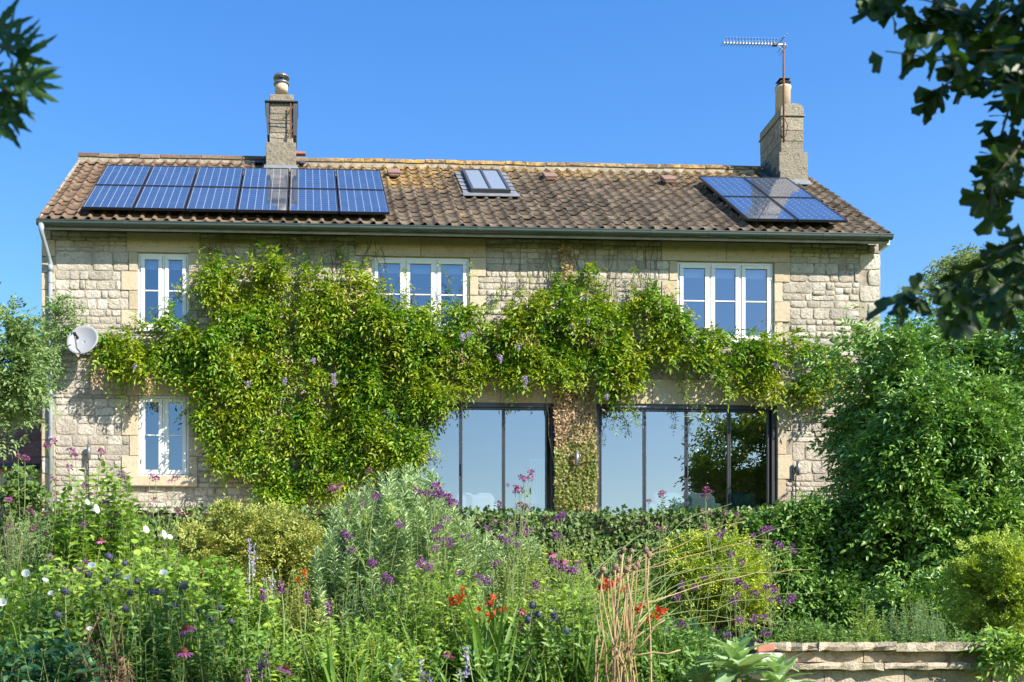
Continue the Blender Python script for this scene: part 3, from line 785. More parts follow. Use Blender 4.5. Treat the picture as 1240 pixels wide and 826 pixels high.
# solar arrays: 1.0 x 1.6 m panels in two rows
pl_x0, pl_v0 = roof_v(101, 260.5); pl_x1, _ = roof_v(471, 264); pl_v0 = .16
PW = (pl_x1 - pl_x0) / 6; PH = 1.60
pr_x0, _ = roof_v(897, 272); pr_x1, _ = roof_v(1016, 273); pr_v0 = .17
PW2 = (pr_x1 - pr_x0) / 2
sk_x0, sk_v0 = roof_v(570, 237.5); sk_x1, _ = roof_v(617, 237); _, sk_v1 = roof_v(590, 213)
cover = [(pl_x0 + .1, pl_x1 - .1, pl_v0 + .1, pl_v0 + 2*PH - .1), (pr_x0 + .1, pr_x1 - .1, pr_v0 + .1, pr_v0 + 2*PH - .1), (sk_x0, sk_x1, sk_v0, sk_v1)]
skyl = (sk_x0 - .03, sk_x1 + .03, sk_v0 - .03, sk_v1 + .05)
ncol = int((RX1 - RX0) / TW); nrow = int(SLOPE / TG) + 1
x_off = RX0 + (RX1 - RX0 - ncol * TW) / 2
rows_ = []
for j in range(nrow):
    for i in range(ncol):
        x = x_off + i * TW; v = -.03 + j * TG
        if v > SLOPE - .1: continue
        hid = any(a < x + TW/2 < c and v0 < v + TG/2 < v1 for a, c, v0, v1 in cover)
        if skyl[0] < x + TW/2 < skyl[1] and skyl[2] < v + TG * .7 < skyl[3]: continue
        rows_.append((hid, v, x, i, j))
rows_.sort(key=lambda t: (t[0], t[1] + .12 * abs(t[2] - 3.5) * 0))
R3 = Matrix((RU, RV, RN)).transposed().to_4x4()
VV, FF, off = [], [], 0
for q, (hid, v, x, i, j) in enumerate(rows_):
    k = random.randrange(6)
    sag = .012 * math.sin(x * 1.1 + v) + random.uniform(-.006, .006)
    loc = roof(x + random.uniform(-.006, .006), v + random.uniform(-.012, .012), -.012 + sag)
    rot = R3 @ Matrix.Rotation(random.gauss(0, .012), 4, 'Z') @ Matrix.Rotation(random.gauss(0, .012), 4, 'X')
    if q < 300:
        o = link_mesh('roof_tile', TILE_ME[k], None, roof_o); o.matrix_basis = Matrix.Translation(loc) @ rot
    else:
        V, F = TILES[k]; VV.append(V @ np.array(rot.to_3x3()).T + np.array(loc)); FF.append(F + off); off += len(V)
link_mesh('roof_tile', np_mesh('roof_tile', np.concatenate(VV), np.concatenate(FF)), M['tile'], roof_o, 'stuff')
def ridge():
    n = 36; L = (RX1 - RX0) / n; me = None
    V, F = [], []
    for e, s in ((0.0, 1.0), (1.0, 1.0)):
        for k in range(9):
            t = math.pi * (k / 8)
            V.append((e * (L - .008), -.15 * math.cos(t) * s, .125 * math.sin(t) * s - .055))
    for k in range(8): F.append((k, k+1, k+10, k+9))
    me = np_mesh('ridge_tile', np.array(V), np.array(F), False); me.materials.append(M['tile'])
    m2 = MB().box(0, L, -.14, .14, -.12, -.02)
    for i in range(n):
        o = link_mesh('ridge_tile', me, None, roof_o); o.location = (RX0 + i*L, RY, RZ + .045 + random.uniform(-.008, .008)); o.rotation_euler = (random.gauss(0, .02), random.gauss(0, .008), 0)
    MB().box(RX0 + .01, RX1 - .01, RY - .13, RY + .13, RZ - .12, RZ + .0).build('ridge_mortar', M['mortar'], roof_o)
ridge()
def verge(x0, sgn):
    b = MB()
    for j in range(nrow):
        v = -.02 + j * TG
        if v > SLOPE - .15: break
        p = roof(x0 + sgn * .03, v + TG/2, -.02 + .01); b.obox(p, RU, RV, RN, .05, TG * .98, .05)
    b.build('verge_mortar', M['mortar'], roof_o)
verge(RX0 + .0, 1); verge(RX1 - .0, -1)
def vent(px, py):
    x, v = roof_v(px, py); p = roof(x, v, .085)
    b = MB(); b.obox(p, RU, RV, RN, .26, .30, .075); b.obox(roof(x, v - .165, .06), RU, RV, RN, .20, .03, .05)
    b.build('vent_tile', M['vent'], roof_o, bevel=.02)
for p in ((476.5, 214), (665, 218.5), (808, 222)): vent(*p)
def skylight():
    x0, x1, v0, v1 = sk_x0, sk_x1, sk_v0, sk_v1; h = .10
    b = MB(); t = .055
    for a, c, d, e in ((x0, x1, v0, v0 + t), (x0, x1, v1 - t, v1), (x0, x0 + t, v0 + t, v1 - t), (x1 - t, x1, v0 + t, v1 - t), ((x0 + x1)/2 - .025, (x0 + x1)/2 + .025, v0 + t, v1 - t)):
        b.obox(roof((a + c)/2, (d + e)/2, h - .03), RU, RV, RN, c - a, e - d, .13)
    sk = b.build('skylight', M['slate'], house, bevel=.006)
    for a, c in ((x0 + t, (x0 + x1)/2 - .025), ((x0 + x1)/2 + .025, x1 - t)):
        MB().obox(roof((a + c)/2, (v0 + v1)/2, h + .01), RU, RV, RN, c - a, v1 - v0 - 2*t, .012).build('pane', M['sky_pane'], sk)
        b = MB(); b.obox(roof((a+c)/2, (v0+v1)/2, h - .06), RU, RV, RN, c - a - .004, v1 - v0 - 2*t - .004, .02); b.build('blind', M['blind'], sk)
    # stepped lead flashing down both sides and an apron
    n = 6
    for side, xx in ((-1, x0 - .075), (1, x1 + .075)):
        for k in range(n):
            v = v0 + (k + .5) * (v1 - v0) / n
            MB().obox(roof(xx, v, .05 + .004 * k % 2), RU, (RV + RN * -.05).normalized(), RN, .14, (v1 - v0) / n * 1.05, .012).build('flashing', M['lead'], sk, bevel=.004)
    MB().obox(roof((x0 + x1)/2, v0 - .10, .055), RU, RV, RN, x1 - x0 + .34, .20, .012).build('flashing', M['lead'], sk, bevel=.004)
M['sky_pane'] = plain('skylight_pane', (0.28, 0.30, 0.31), rough=0.06, spec=0.6, coat=0.5)
skylight()

# --- solar panels
def solar(x0, v0, w, h, label):
    g = .012; a, c, d, e = x0 + g, x0 + w - g, v0 + g, v0 + h - g; H = .15
    p = empty('solar_panel', roof((a + c)/2, d, .06), label, 'solar panel', 'solar panels on the tiled roof')
    b = MB(); t = .022
    for q in ((a, c, d, d + t), (a, c, e - t, e), (a, a + t, d + t, e - t), (c - t, c, d + t, e - t)):
        b.obox(roof((q[0]+q[1])/2, (q[2]+q[3])/2, H), RU, RV, RN, q[1]-q[0], q[3]-q[2], .042)
    b.build('frame', M['panel_frame'], p)
    MB().obox(roof((a + c)/2, (d + e)/2, H + .008), RU, RV, RN, c - a - 2*t, e - d - 2*t, .006).build('backsheet', M['backsheet'], p)
    nx, ny = 6, 10; cw, ch = (c - a - 2*t - .012) / nx, (e - d - 2*t - .012) / ny
    b = MB()
    for i in range(nx):
        for j in range(ny):
            cx, cv = a + t + .006 + (i + .5) * cw, d + t + .006 + (j + .5) * ch; hx, hv, k = cw/2 - .0042, ch/2 - .0028, .014
            b.poly([roof(cx + u, cv + v, H + .0135) for u, v in ((-hx + k, -hv), (hx - k, -hv), (hx, -hv + k), (hx, hv - k), (hx - k, hv), (-hx + k, hv), (-hx, hv - k), (-hx, -hv + k))])
    b.build('cell_grid', M['cell'], p, kind='stuff')
    for u in (.25, .75):
        b = MB(); b.obox(roof((a + c)/2, d + (e - d) * u, H - .05), RU, RV, RN, w, .04, .045)
        for xx in (a + .06, c - .06): b.obox(roof(xx, d + (e - d) * u - .02, H - .085), RU, RV, RN, .04, .09, .07)
        b.build('rail', M['steel'], p)
ordi = ('first', 'second', 'third', 'fourth', 'fifth', 'sixth')
for i in range(6):
    where = {0: 'at the bare roof edge end', 3: 'in front of the steel capped chimney', 5: 'at the end towards the skylight'}.get(i, ordi[i] + ' from the bare roof edge')
    for j, row in enumerate(('lower', 'upper')):
        solar(pl_x0 + i * PW, pl_v0 + j * (PH + .012), PW, PH, f'blue solar panel, {row} row of long array, {where}')
for i in range(2):
    for j, row in enumerate(('lower', 'upper')):
        solar(pr_x0 + i * PW2, pr_v0 + j * (PH + .012), PW2, PH, f'blue solar panel, {row} row of the small array, ' + ('on its skylight side' if i == 0 else 'nearer the roof end'))

# --- chimneys
def chimney_a():
    Y0 = 2.56; sc = (20 + Y0) / FPX; x0, x1 = X(322, Y0), X(358.5, Y0)
    z = lambda py: Z(py, 340, Y0)
    cx = (x0 + x1)/2; Y1 = Y0 + (x1 - x0)
    b = MB(); b.box(x0, x1, Y0, Y1, z(214), z(172))
    ch = b.build('chimney', M['old_stone'], house, bevel=.015); ch['label'] = 'square stone chimney with round steel cowl above the long solar array'
    s0, s1 = X(326, Y0), X(355, Y0)
    zs = [z(172), z(159), z(148), z(136), z(123)]
    for a, c in zip(zs[:-1], zs[1:]):
        MB().box(s0 + random.uniform(0, .012), s1 - random.uniform(0, .012), Y0 + .06, Y1 - .06, a + .003, c - .003).build('stone', M['old_stone'], ch, bevel=.012)
    for sx, px_t, px_b in ((s0, 321, 323.5), (s1, 360.5, 359)):
        b = MB(); xt, xb = X(px_t, Y0), X(px_b, Y0); q = sx
        for y in (Y0 + .02, Y1 - .02): b.poly([(q, y, z(122)), (xt, y, z(122)), (xb, y, z(163)), (q, y, z(163))])
        b.poly([(xt, Y0 + .02, z(122)), (xt, Y1 - .02, z(122)), (xb, Y1 - .02, z(163)), (xb, Y0 + .02, z(163))]); b.poly([(q, Y0 + .02, z(163)), (xb, Y0 + .02, z(163)), (xb, Y1 - .02, z(163)), (q, Y1 - .02, z(163))])
        b.build('side_slab', M['slate'], ch)
    MB().box(X(320.5, Y0), X(361, Y0), Y0 - .01, Y1 + .01, z(123), z(121.4)).build('cap_slab', M['slate'], ch, bevel=.004)
    MB().box(X(326.5, Y0), X(355.5, Y0), Y0 + .07, Y1 - .07, z(121.4), z(111.5)).build('cap_block', M['old_stone'], ch, bevel=.02)
    cy = (Y0 + Y1)/2; pz = Z(113, 340, cy)
    def zc(py): return Z(py, 340, cy)
    MB().lathe([(.13, zc(113)), (.135, zc(108)), (.14, zc(103))], (cx, cy, 0), 20).build('chimney_pot', M['pot'], ch, True)
    b = MB(); b.lathe([(.15, zc(104)), (.168, zc(103)), (.168, zc(101.8)), (.12, zc(101.5))], (cx, cy, 0), 20)
    for k in range(4): b.tube([(cx + .09*math.cos(k*1.57+.5), cy + .09*math.sin(k*1.57+.5), zc(102)), (cx + .09*math.cos(k*1.57+.5), cy + .09*math.sin(k*1.57+.5), zc(95))], .010, 5)
    b.lathe([(.01, zc(96)), (.168, zc(95.6)), (.168, zc(95)), (.15, zc(92.5)), (.09, zc(89.8)), (.004, zc(89))], (cx, cy, 0), 20)
    b.build('cowl', M['steel'], ch, True)
    b = MB(); yb = Y0 - .03; xr = X(352, Y0)
    b.tube([(xr, yb, z(126)), (xr, yb, z(168))], .014, 6)
    for p, q in (((354, 131), (347, 138)), ((356, 128), (352, 134)), ((356, 157), (346, 168)), ((328, 146), (352, 147)), ((328, 168), (346, 169)), ((354, 150), (349, 163))):
        b.tube([(X(p[0], Y0), yb, z(p[1])), (X(q[0], Y0), yb, z(q[1]))], .010, 5)
    b.build('iron_bracket', M['rust'], ch)
    MB().box(X(358.5, Y0), X(370, Y0), Y0 + .2, Y0 + .32, z(179.5), z(177)).build('iron_bar', M['brick'], ch)
    b = MB(); b.poly([(x0 - .03, Y0 - .012, z(200)), (x1 + .03, Y0 - .012, z(200)), roof(x1 + .05, (Y0 - EY)/math.cos(PITCH) - .22, .06), roof(x0 - .05, (Y0 - EY)/math.cos(PITCH) - .22, .06)])
    b.build('flashing', M['lead'], ch)
    b = MB()
    for xx, ww in ((x0 - .16, .32), (x1 + .10, .2)):
        b.obox(roof(xx, SLOPE - .16, .07), RU, RV, RN, ww, .3, .012)
    b.build('flashing', M['slate'], ch)
chimney_a()
def chimney_b():
    Y0, Y1 = 2.30, 3.42
    x0, x1 = X(943.5, Y0), X(978.5, Y0); z = lambda py: Z(py, 960, Y0)
    b = MB(); b.box(x0, x1, Y0, Y1, z(228), z(184)); b.poly([(x0, Y0 - .012, z(217)), (x1, Y0 - .012, z(217)), (x1, Y0 - .012, z(224)), (x0, Y0 - .012, z(224))])
    ch = b.build('chimney', M['old_stone'], house, bevel=.014); ch['label'] = 'long stone chimney with clay pot at the roof end'
    a, c = X(946.5, Y0), X(974, Y0)
    zs = [z(184), z(170), z(157), z(140)]
    for q, r_ in zip(zs[:-1], zs[1:]):
        nb = 3; ys = [Y0 + .03, Y0 + .40 + random.uniform(-.08, .08), Y0 + .78 + random.uniform(-.08, .08), Y1 - .03]
        for y0, y1 in zip(ys[:-1], ys[1:]): MB().box(a + random.uniform(0, .01), c - random.uniform(0, .01), y0 + .003, y1 - .003, q + .003, r_ - .003).build('stone', M['old_stone'], ch, bevel=.01)
    MB().box(a - .02, c + .02, Y0 + .005, Y1 - .005, z(140), z(138)).build('ledge', M['old_stone'], ch, bevel=.006)
    b = MB(); prof = []
    for k in range(9):
        t = math.pi * k / 8; prof.append(((a + c)/2 - (c - a)/2 * math.copysign(abs(math.cos(t)) ** .55, math.cos(t)), z(131) + (z(124) - z(131)) * math.sin(t)))
    prof = [(a, z(138))] + prof + [(c, z(138))]
    for y in (Y0 + .03, Y1 - .03): b.poly([(x, y, zz) for x, zz in (prof if y < 3 else prof[::-1])])
    for (xa, za), (xb, zb) in zip(prof[:-1], prof[1:]): b.poly([(xa, Y0 + .03, za), (xa, Y1 - .03, za), (xb, Y1 - .03, zb), (xb, Y0 + .03, zb)])
    b.build('chimney_top', M['old_stone'], ch)
    cy = Y0 + .62; zc = lambda py: Z(py, 947, cy); cx = X(947.5, cy) + .01
    MB().lathe([(.155, zc(136)), (.15, zc(110)), (.165, zc(109)), (.165, zc(106.5)), (.13, zc(106))], (cx, cy, 0), 20).build('chimney_pot', M['pot'], ch, True)
    b = MB(); b.lathe([(.17, zc(103.5)), (.175, zc(102.8)), (.10, zc(98.5)), (.16, zc(98.2)), (.16, zc(97.6)), (.02, zc(97.4))], (cx, cy, 0), 4)
    for k in range(4): b.tube([(cx + .12*math.cos(k*1.57), cy + .12*math.sin(k*1.57), zc(107)), (cx + .12*math.cos(k*1.57), cy + .12*math.sin(k*1.57), zc(103))], .01, 5)
    b.build('cowl', M['black'], ch)
    b = MB(); b.poly([(x0 - .02, Y0 - .014, z(218)), (x1 + .02, Y0 - .014, z(218)), roof(x1 + .03, (Y0 - EY)/math.cos(PITCH) - .14, .06), roof(x0 - .03, (Y0 - EY)/math.cos(PITCH) - .14, .06)]); b.build('flashing', M['lead'], ch)
    for k in range(4):
        y = Y0 + .1 + k * .24; v = (y - EY)/math.cos(PITCH)
        MB().obox(roof(x0 - .10, v, .06), RU, RV, RN, .22, .27, .014).build('flashing', M['slate'], ch)
        b = MB(); p = roof(x0 - .008, v, .10); b.obox(p, Vector((0, 1, 0)), Vector((0, 0, 1)), Vector((1, 0, 0)), .24, .22, .012); b.build('flashing', M['slate'], ch)
    return Y0, x0
chimney_b()
def aerial():
    Y = 2.22; z = lambda py: Z(py, 948, Y); xm = X(949, Y)
    t = empty('tv_aerial', (xm, Y, z(171)), 'television aerial with long toothed boom on a rusty mast', 'aerial')
    MB().tube([(xm, Y, z(172)), (xm, Y, z(53))], .022, 8).build('mast', M['rust'], t, True)
    xa, xb = X(875.5, Y), X(951.5, Y); zz = z(54)
    MB().box(xa, xb, Y - .012, Y + .012, zz - .012, zz + .012).build('boom', M['steel'], t)
    n = 17
    me = None
    for k in range(n):
        x = xa + .02 + (X(938, Y) - xa - .03) * k / (n - 1)
        o = MB().tube([(x, Y - .16, zz + .03), (x, Y + .16, zz + .03)], .006, 5)
        o.tube([(x, Y - .03, zz + .0), (x, Y - .03, zz + .05)], .008, 4)
        o.build('element', M['steel'], t)
    b = MB(); x = X(942.5, Y)
    for sg in (-1, 1):
        b.tube([(x - .05, Y, zz), (x + .10, Y - .03, zz + sg * .14)], .009, 5); b.tube([(x + .10, Y - .18, zz + sg * .12), (x + .10, Y + .18, zz + sg * .12)], .007, 5); b.tube([(x + .06, Y - .18, zz + sg * .07), (x + .06, Y + .18, zz + sg * .07)], .007, 5)
    b.build('reflector', M['steel'], t)
    b = MB(); b.box(X(936, Y), X(941, Y), Y - .03, Y + .03, zz - .03, zz + .03); b.build('junction_box', M['black'], t)
    b = MB()
    for q in (150, 163): b.tube([(xm, Y, z(q)), (xm + .02, 2.34, z(q))], .014, 5)
    b.build('bracket', M['rust'], t)
    pts = [(xm + .10 * math.cos(a) * (1 if i % 2 else .8), Y + .03, z(154) + .20 * math.sin(a)) for i, a in enumerate(np.linspace(0, 12.5, 26))]
    MB().tube(pts, .008, 5).build('cable', M['black'], t, True)
aerial()

# --- satellite dish, wall lamps
def dish():
    Y = -.42; c = Vector(at(99.5, 411, Y)); r = .29
    t = empty('satellite_dish', (c.x, 0, c.z), 'round grey satellite dish on the stone wall', 'satellite dish')
    ax = Vector((-.18, -.93, .32)).normalized(); s = ax.cross(Vector((0, 0, 1))).normalized(); u = s.cross(ax)
    b = MB(); rings = 7; n = 32
    for k in range(rings + 1):
        q = k / rings
        for i in range(n):
            a = 2*math.pi*i/n; p = c + (s*math.cos(a)*.98 + u*math.sin(a)*1.02) * r*q + ax * (.075 * (q*q - 1)); b.v.append(tuple(p))
    for k in range(rings):
        for i in range(n): b.f.append((k*n+i, k*n+(i+1)%n, (k+1)*n+(i+1)%n, (k+1)*n+i))
    d = b.build('dish', M['dish'], t, True); so = d.modifiers.new('thickness', 'SOLIDIFY'); so.thickness = .012
    low = c - u * r * .93; lnb = c + ax * .30 - u * .12
    MB().tube([low, low + ax * .16 - u * .03, lnb], .014, 6).build('arm', M['steel'], t)
    MB().tube([lnb + ax*.03, lnb - ax * .06, lnb - ax * .10], [.03, .03, .036], 10).build('receiver', M['black'], t)
    b = MB(); b.tube([c - ax * .08, (c.x + .02, -.12, c.z - .05), (c.x + .02, -.03, c.z - .05)], .022, 8); b.box(c.x - .07, c.x + .11, -.06, -.035, c.z - .16, c.z + .06); b.build('bracket', M['steel'], t)
dish()
def wall_lamp(px, py, label, cable=False):
    p = at(px, py, -.22 if px == 698.5 else -.10); t = empty('wall_lamp', (p[0], -.04, p[2]), label, 'lamp', 'outside lamps on the house wall')
    MB().lathe([(.036, -.13), (.036, .13)], p, 12).build('lamp_tube', M['steel'], t, True, bevel=.0)
    MB().box(p[0] - .03, p[0] + .03, -.075, -.03, p[2] - .05, p[2] + .05).build('mount', M['steel'], t)
    if cable: MB().tube([(p[0] - .02, -.05, p[2] - .12), (p[0] - .02, -.05, .0)], .012, 5).build('conduit', M['black'], t)
wall_lamp(698.5, 555, 'steel tube lamp among the ivy of the pier between the doors')
wall_lamp(966.5, 567, 'steel tube lamp with dark conduit on stonework near the dark tree', True)
wall_lamp(107.5, 547, 'dark tube lamp on stonework near the ground floor window', True)

# --- seen through the doors
def cushion(b, x0, x1, y0, y1, z0, z1): b.box(x0, x1, y0, y1, z0, z1)
def sofa(px0, px1, Y, top, label, mt, arm=True):
    x0, x1 = X(px0, Y), X(px1, Y); zt = Z(top, (px0+px1)/2, Y)
    t = empty('sofa', ((x0+x1)/2, Y, 0), label, 'sofa', 'sofas inside the glazed rooms')
    MB().box(x0, x1, Y, Y + .22, .12, zt).build('backrest', mt, t, bevel=.09)
    MB().box(x0 + .1, x1 - .1, Y + .2, Y + .9, .12, .44).build('seat', mt, t, bevel=.05)
    for a in (x0 - .12, x1 - .06): MB().box(a, a + .18, Y + .02, Y + .9, .1, zt - .16).build('arm', mt, t, bevel=.06)
    for k in (0, 1): MB().box(x0 + .02 + k*(x1-x0)/2, x0 - .02 + (k+1)*(x1-x0)/2, Y + .08, Y + .3, .4, zt + .05).build('cushion', mt, t, bevel=.08)
    return t
sofa(552, 600, .6, 598, 'white sofa behind the glass of the doors near the grey green spurge', M['cloth_white'])
sofa(792, 868, .6, 598, 'mint green sofa behind the glass beside the tree reflection', M['cloth_mint'])
def armchair():
    Y = .75; x0, x1 = X(888, Y), X(918, Y); zt = Z(596, 900, Y)
    t = empty('armchair', ((x0+x1)/2, Y, 0), 'dark green padded armchair behind the dark reflecting pane', 'armchair')
    MB().box(x0, x1, Y, Y + .2, .15, zt).build('backrest', M['cloth_green'], t, bevel=.08); MB().box(x0, x1, Y + .2, Y + .75, .15, .45).build('seat', M['cloth_green'], t, bevel=.05)
    for a in (x0 - .1, x1 - .02): MB().box(a, a + .12, Y + .05, Y + .75, .1, .62).build('arm', M['cloth_green'], t, bevel=.04)
armchair()
def table_lamp():
    Y = .8; p = at(641, 606, Y)
    t = empty('table_lamp', (p[0], Y, .52), 'table lamp with white tapered shade behind the door glass', 'lamp')
    MB().lathe([(.19, -.09), (.13, .09)], p, 24, False).build('lamp_shade', M['cloth_white'], t, True)
    MB().lathe([(.08, .52), (.03, .56), (.02, float(p[2]) - .05)], (p[0], Y, 0), 12).build('base', M['steel'], t, True)
    s = empty('side_table', (p[0], Y, 0), 'small round side table under the white shaded lamp', 'table')
    MB().lathe([(.26, .49), (.26, .52)], (p[0], Y, 0), 24).build('table_top', M['room_floor'], s)
    MB().lathe([(.16, 0), (.03, .03), (.03, .49)], (p[0], Y, 0), 12).build('leg', M['room_floor'], s)
table_lamp()
def radiator():
    Y = .7; z1 = Z(557, 660, Y); t = empty('radiator', (X(658, Y), Y, .1), 'tall column radiator seen faintly through the glass', 'radiator')
    for k in range(6):
        x = X(643 + k * 3.6, Y); MB().tube([(x, Y, .12), (x, Y, z1)], .016, 6).build('column', M['cloth_mint'], t)
    MB().tube([(X(642, Y), Y, z1), (X(663, Y), Y, z1)], .02, 6).build('rail', M['cloth_mint'], t)
radiator()

# ================================================================== OUTBUILDING past the house end
def outbuilding():
    Y = 1.2; t = empty('outbuilding', (X(20, Y), Y + 1.5, -.12), 'low outbuilding with red tiled roof past the downpipe', 'outbuilding')
    x0, x1 = X(-60, Y), X(51, Y) ; zt = Z(566, 30, Y)
    MB().box(x0, x1, Y, Y + 3.4, -.2, zt).build('wall', M['ashlar'], t, bevel=.01)
    p = math.radians(40); rv, rn = Vector((0, math.cos(p), math.sin(p))), Vector((0, -math.sin(p), math.cos(p))); o0 = Vector((x0, Y - .12, zt + .02))
    L = 2.4
    b = MB(); b.poly([o0, o0 + RU*(x1-x0), o0 + RU*(x1-x0) + rv*L, o0 + rv*L]); b.poly([o0 + rv*L, o0 + RU*(x1-x0) + rv*L, o0 + RU*(x1-x0) + Vector((0, 3.6, 0)), o0 + Vector((0, 3.6, 0))])
    rf = b.build('roof', M['red_tile'], t)
    for j in range(int(L / .16)):
        for i in range(int((x1 - x0) / .19) + 1):
            x = i * .19 + (.095 if j % 2 else 0)
            if x > x1 - x0 - .09: continue
            w = MB(); q = o0 + RU * (x + .095) + rv * (j*.16 + .10) + rn * .02
            key = 'plain_tile'
            me = bpy.data.meshes.get(key)
            if me is None:
                m0 = MB().box(-.092, .092, -.11, .11, -.006, .007); me = bpy.data.meshes.new(key); me.from_pydata(m0.v, [], m0.f); me.materials.append(M['red_tile'])
            ob = link_mesh('roof_tile', me, None, rf)
            ob.matrix_basis = Matrix.Translation(q) @ Matrix((RU, (rv + rn*.0 - rn*.06).normalized(), rn)).transposed().to_4x4() @ Matrix.Rotation(random.gauss(0, .015), 4, 'Z')
    MB().tube([o0 + Vector((0, -.05, -.03)), o0 + Vector((x1 - x0, -.05, -.03))], .05, 10).build('gutter', M['alu'], t, True)
    MB().tube([(x1 - .12, Y - .16, zt), (x1 - .12, Y - .05, zt - .2), (x1 - .12, Y - .05, -.1)], .035, 8).build('downpipe', M['rust'], t, True)
outbuilding()

# ================================================================== PLANTS ON THE HOUSE
def depth_of(Y): return Y - CAM[1]
def wall_plant_points(poly, n, seed, bulge=.5, base=.06, Y0=0.0, skew=.45, ragged=.0):
    px, py = sample_poly(poly, n)
    nz = noise2(px / 38, py / 30, seed)
    if bulge > .3:
        wx, wy = noise2(px / 14, py / 14, seed + 50), noise2(px / 12, py / 14, seed + 60); px, py = px + 22 * wx * (1 - .4 * (px > 700)), py + 20 * wy * (1 - .4 * (px > 700)) - 9 * (px > 700) - 10 * ((px < 236) & (py > 415))
    if ragged:
        cx, cy = px, py
        keep = rng.uniform(-.35, .9, n) > -nz * ragged - .25
        px, py, nz = px[keep], py[keep], nz[keep]
    b_ = base + bulge * np.clip(.45 + nz * 1.0, .06, 1.1)
    u = rng.uniform(0, 1, len(px)) ** skew
    return px, py, Y0 - .05 - b_ * u, u

def wisteria():
    t = empty('wisteria', (X(690), -.2, -.1), 'sprawling yellow green wisteria covering the middle of the house front', 'climber')
    px, py, Y, u = wall_plant_points(WIST, 13500, 3, .52, .07)
    gap = noise2(px / 15, py / 13, 21) + .5 * noise2(px / 45, py / 30, 22)
    keep = (gap + rng.uniform(-.2, .2, len(px)) > -.12) | (u < .3); px, py, Y, u = px[keep], py[keep], Y[keep], u[keep]
    Y = Y - .14 * np.clip(gap[keep], -.4, .6)
    P = at(px, py, Y); n = len(P)
    D = rng.normal(0, .55, (n, 3)); D[:, 1] -= .75; D[:, 2] -= .25 - .2 * (py < 350)
    c, d, nn = sprays(P, D, rng.uniform(.18, .38, n), 9, .25, .4)
    L = rng.uniform(.07, .135, len(c))
    leaf_cloud('foliage', c, d, nn, L, L * rng.uniform(.30, .42, len(c)), M['wisteria'], t, 'rhomb')
    # loose shoots outside the mass: up the wall, across the windows, down over the doors
    shoots = [((265,312),(238,292)), ((330,315),(352,292)), ((405,318),(430,294)), ((300,312),(310,296)), ((378,322),(372,300)), ((440,330),(462,300)), ((505,372),(486,322)), ((470,362),(462,325)),
              ((560,370),(532,322)), ((565,372),(568,318)), ((620,365),(642,330)), ((686,332),(684,296)), ((712,336),(716,318)), ((772,357),(770,322)), ((840,404),(806,345)), ((836,385),(818,352)), ((196,390),(214,345)), ((232,372),(222,335)), ((172,396),(192,372)),
              ((748,478),(744,520)), ((832,452),(838,505)), ((846,455),(852,512)), ((762,486),(772,516)), ((820,448),(828,482)), ((560,476),(530,492)), ((884,480),(868,470)), ((505,560),(530,545)), ((600,462),(640,462)), ((740,494),(766,500)),
              ((190,462),(172,474)), ((150,470),(144,486)), ((925,416),(918,404)), ((890,414),(868,404)), ((852,404),(835,396)), ((655,372),(640,352)), ((600,372),(606,352)), ((250,330),(262,305)), ((345,318),(338,300)), ((420,320),(404,300)), ((120,440),(108,455)), ((130,460),(138,478))]
    top = [(x, y) for x, y in WIST if y < 425]
    for k in range(46):
        i_ = random.randrange(len(top) - 1); x0, y0 = top[i_]; x1, y1 = top[i_ + 1]; f = random.random(); x, y = x0 + (x1 - x0) * f, y0 + (y1 - y0) * f
        shoots.append(((x, y + 8), (x + random.gauss(0, 16), y - random.uniform(8, 26))))
    paths, Q, QD = [], [], []
    for (a, e) in shoots:
        y0 = -random.uniform(.06, .14) if e[1] < a[1] else -random.uniform(.2, .45)
        pa, pe = Vector(at(*a, y0)), Vector(at(*e, y0 - random.uniform(-.05, .06)))
        pts = arc(pa, pe, random.uniform(-.05, .05), 7, .018); paths.append((pts, [.008 - .0008*i for i in range(8)]))
        for i in range(1, 8):
            for _ in range(3): Q.append(pts[i]); QD.append((random.gauss(0, .7), -.5 + random.gauss(0, .4), random.gauss(-.1, .6)))
    # woody stems behind the leaves and bare vines under the eaves
    for x0, x1, xe in ((690,676,684), (700,650,640), (690,730,790), (686,560,470), (690,420,330), (690,830,960), (690,300,250)):
        pts = [Vector(at(x0, 640, -.08)), Vector(at(x0 + 3, 540, -.08)), Vector(at(x0 - 2, 456, -.09))]
        for f, yy in ((.35, 432), (.6, 420), (.85, 405), (1.0, 385)): pts.append(Vector(at(x0 + (x1 - x0) * max(0, (f - .25)/.75), yy + random.uniform(-8, 8), -.09 - random.uniform(0, .08))))
        pts.append(Vector(at(xe, 432 if xe > 900 else 384 if xe > 700 else 362, -.08))); paths.append((pts, [.022, .022, .022, .022, .02, .016, .012, .006]))
    for q in range(46):
        x = random.choice([random.uniform(242, 350), random.uniform(352, 470), random.uniform(600, 800)])
        y1 = random.uniform(291, 306); y0 = random.uniform(318, 345) if x < 480 else random.uniform(345, 372)
        paths.append((arc(at(x, y0, -.035), at(x + random.gauss(0, 7), y1, -.05), 0, 6, .014), [.006]*6 + [.003]))
    for q in range(10):
        x = random.uniform(330, 480); paths.append((arc(at(x, 300, -.1), at(x + random.uniform(-22, 22), 288, -.33), -.03, 6, .02), [.005]*7))
    tube_mesh('stem', paths, M['vine_wood'], t)
    Q, QD = np.array(Q), np.array(QD); keep = rng.uniform(0, 1, len(Q)) < .55
    c, d, nn = sprays(Q[keep], QD[keep], rng.uniform(.08, .18, keep.sum()), 7, .25, .5)
    L = rng.uniform(.035, .065, len(c)); leaf_cloud('shoot_leaves', c, d, nn, L, L * .38, M['wisteria'], t)
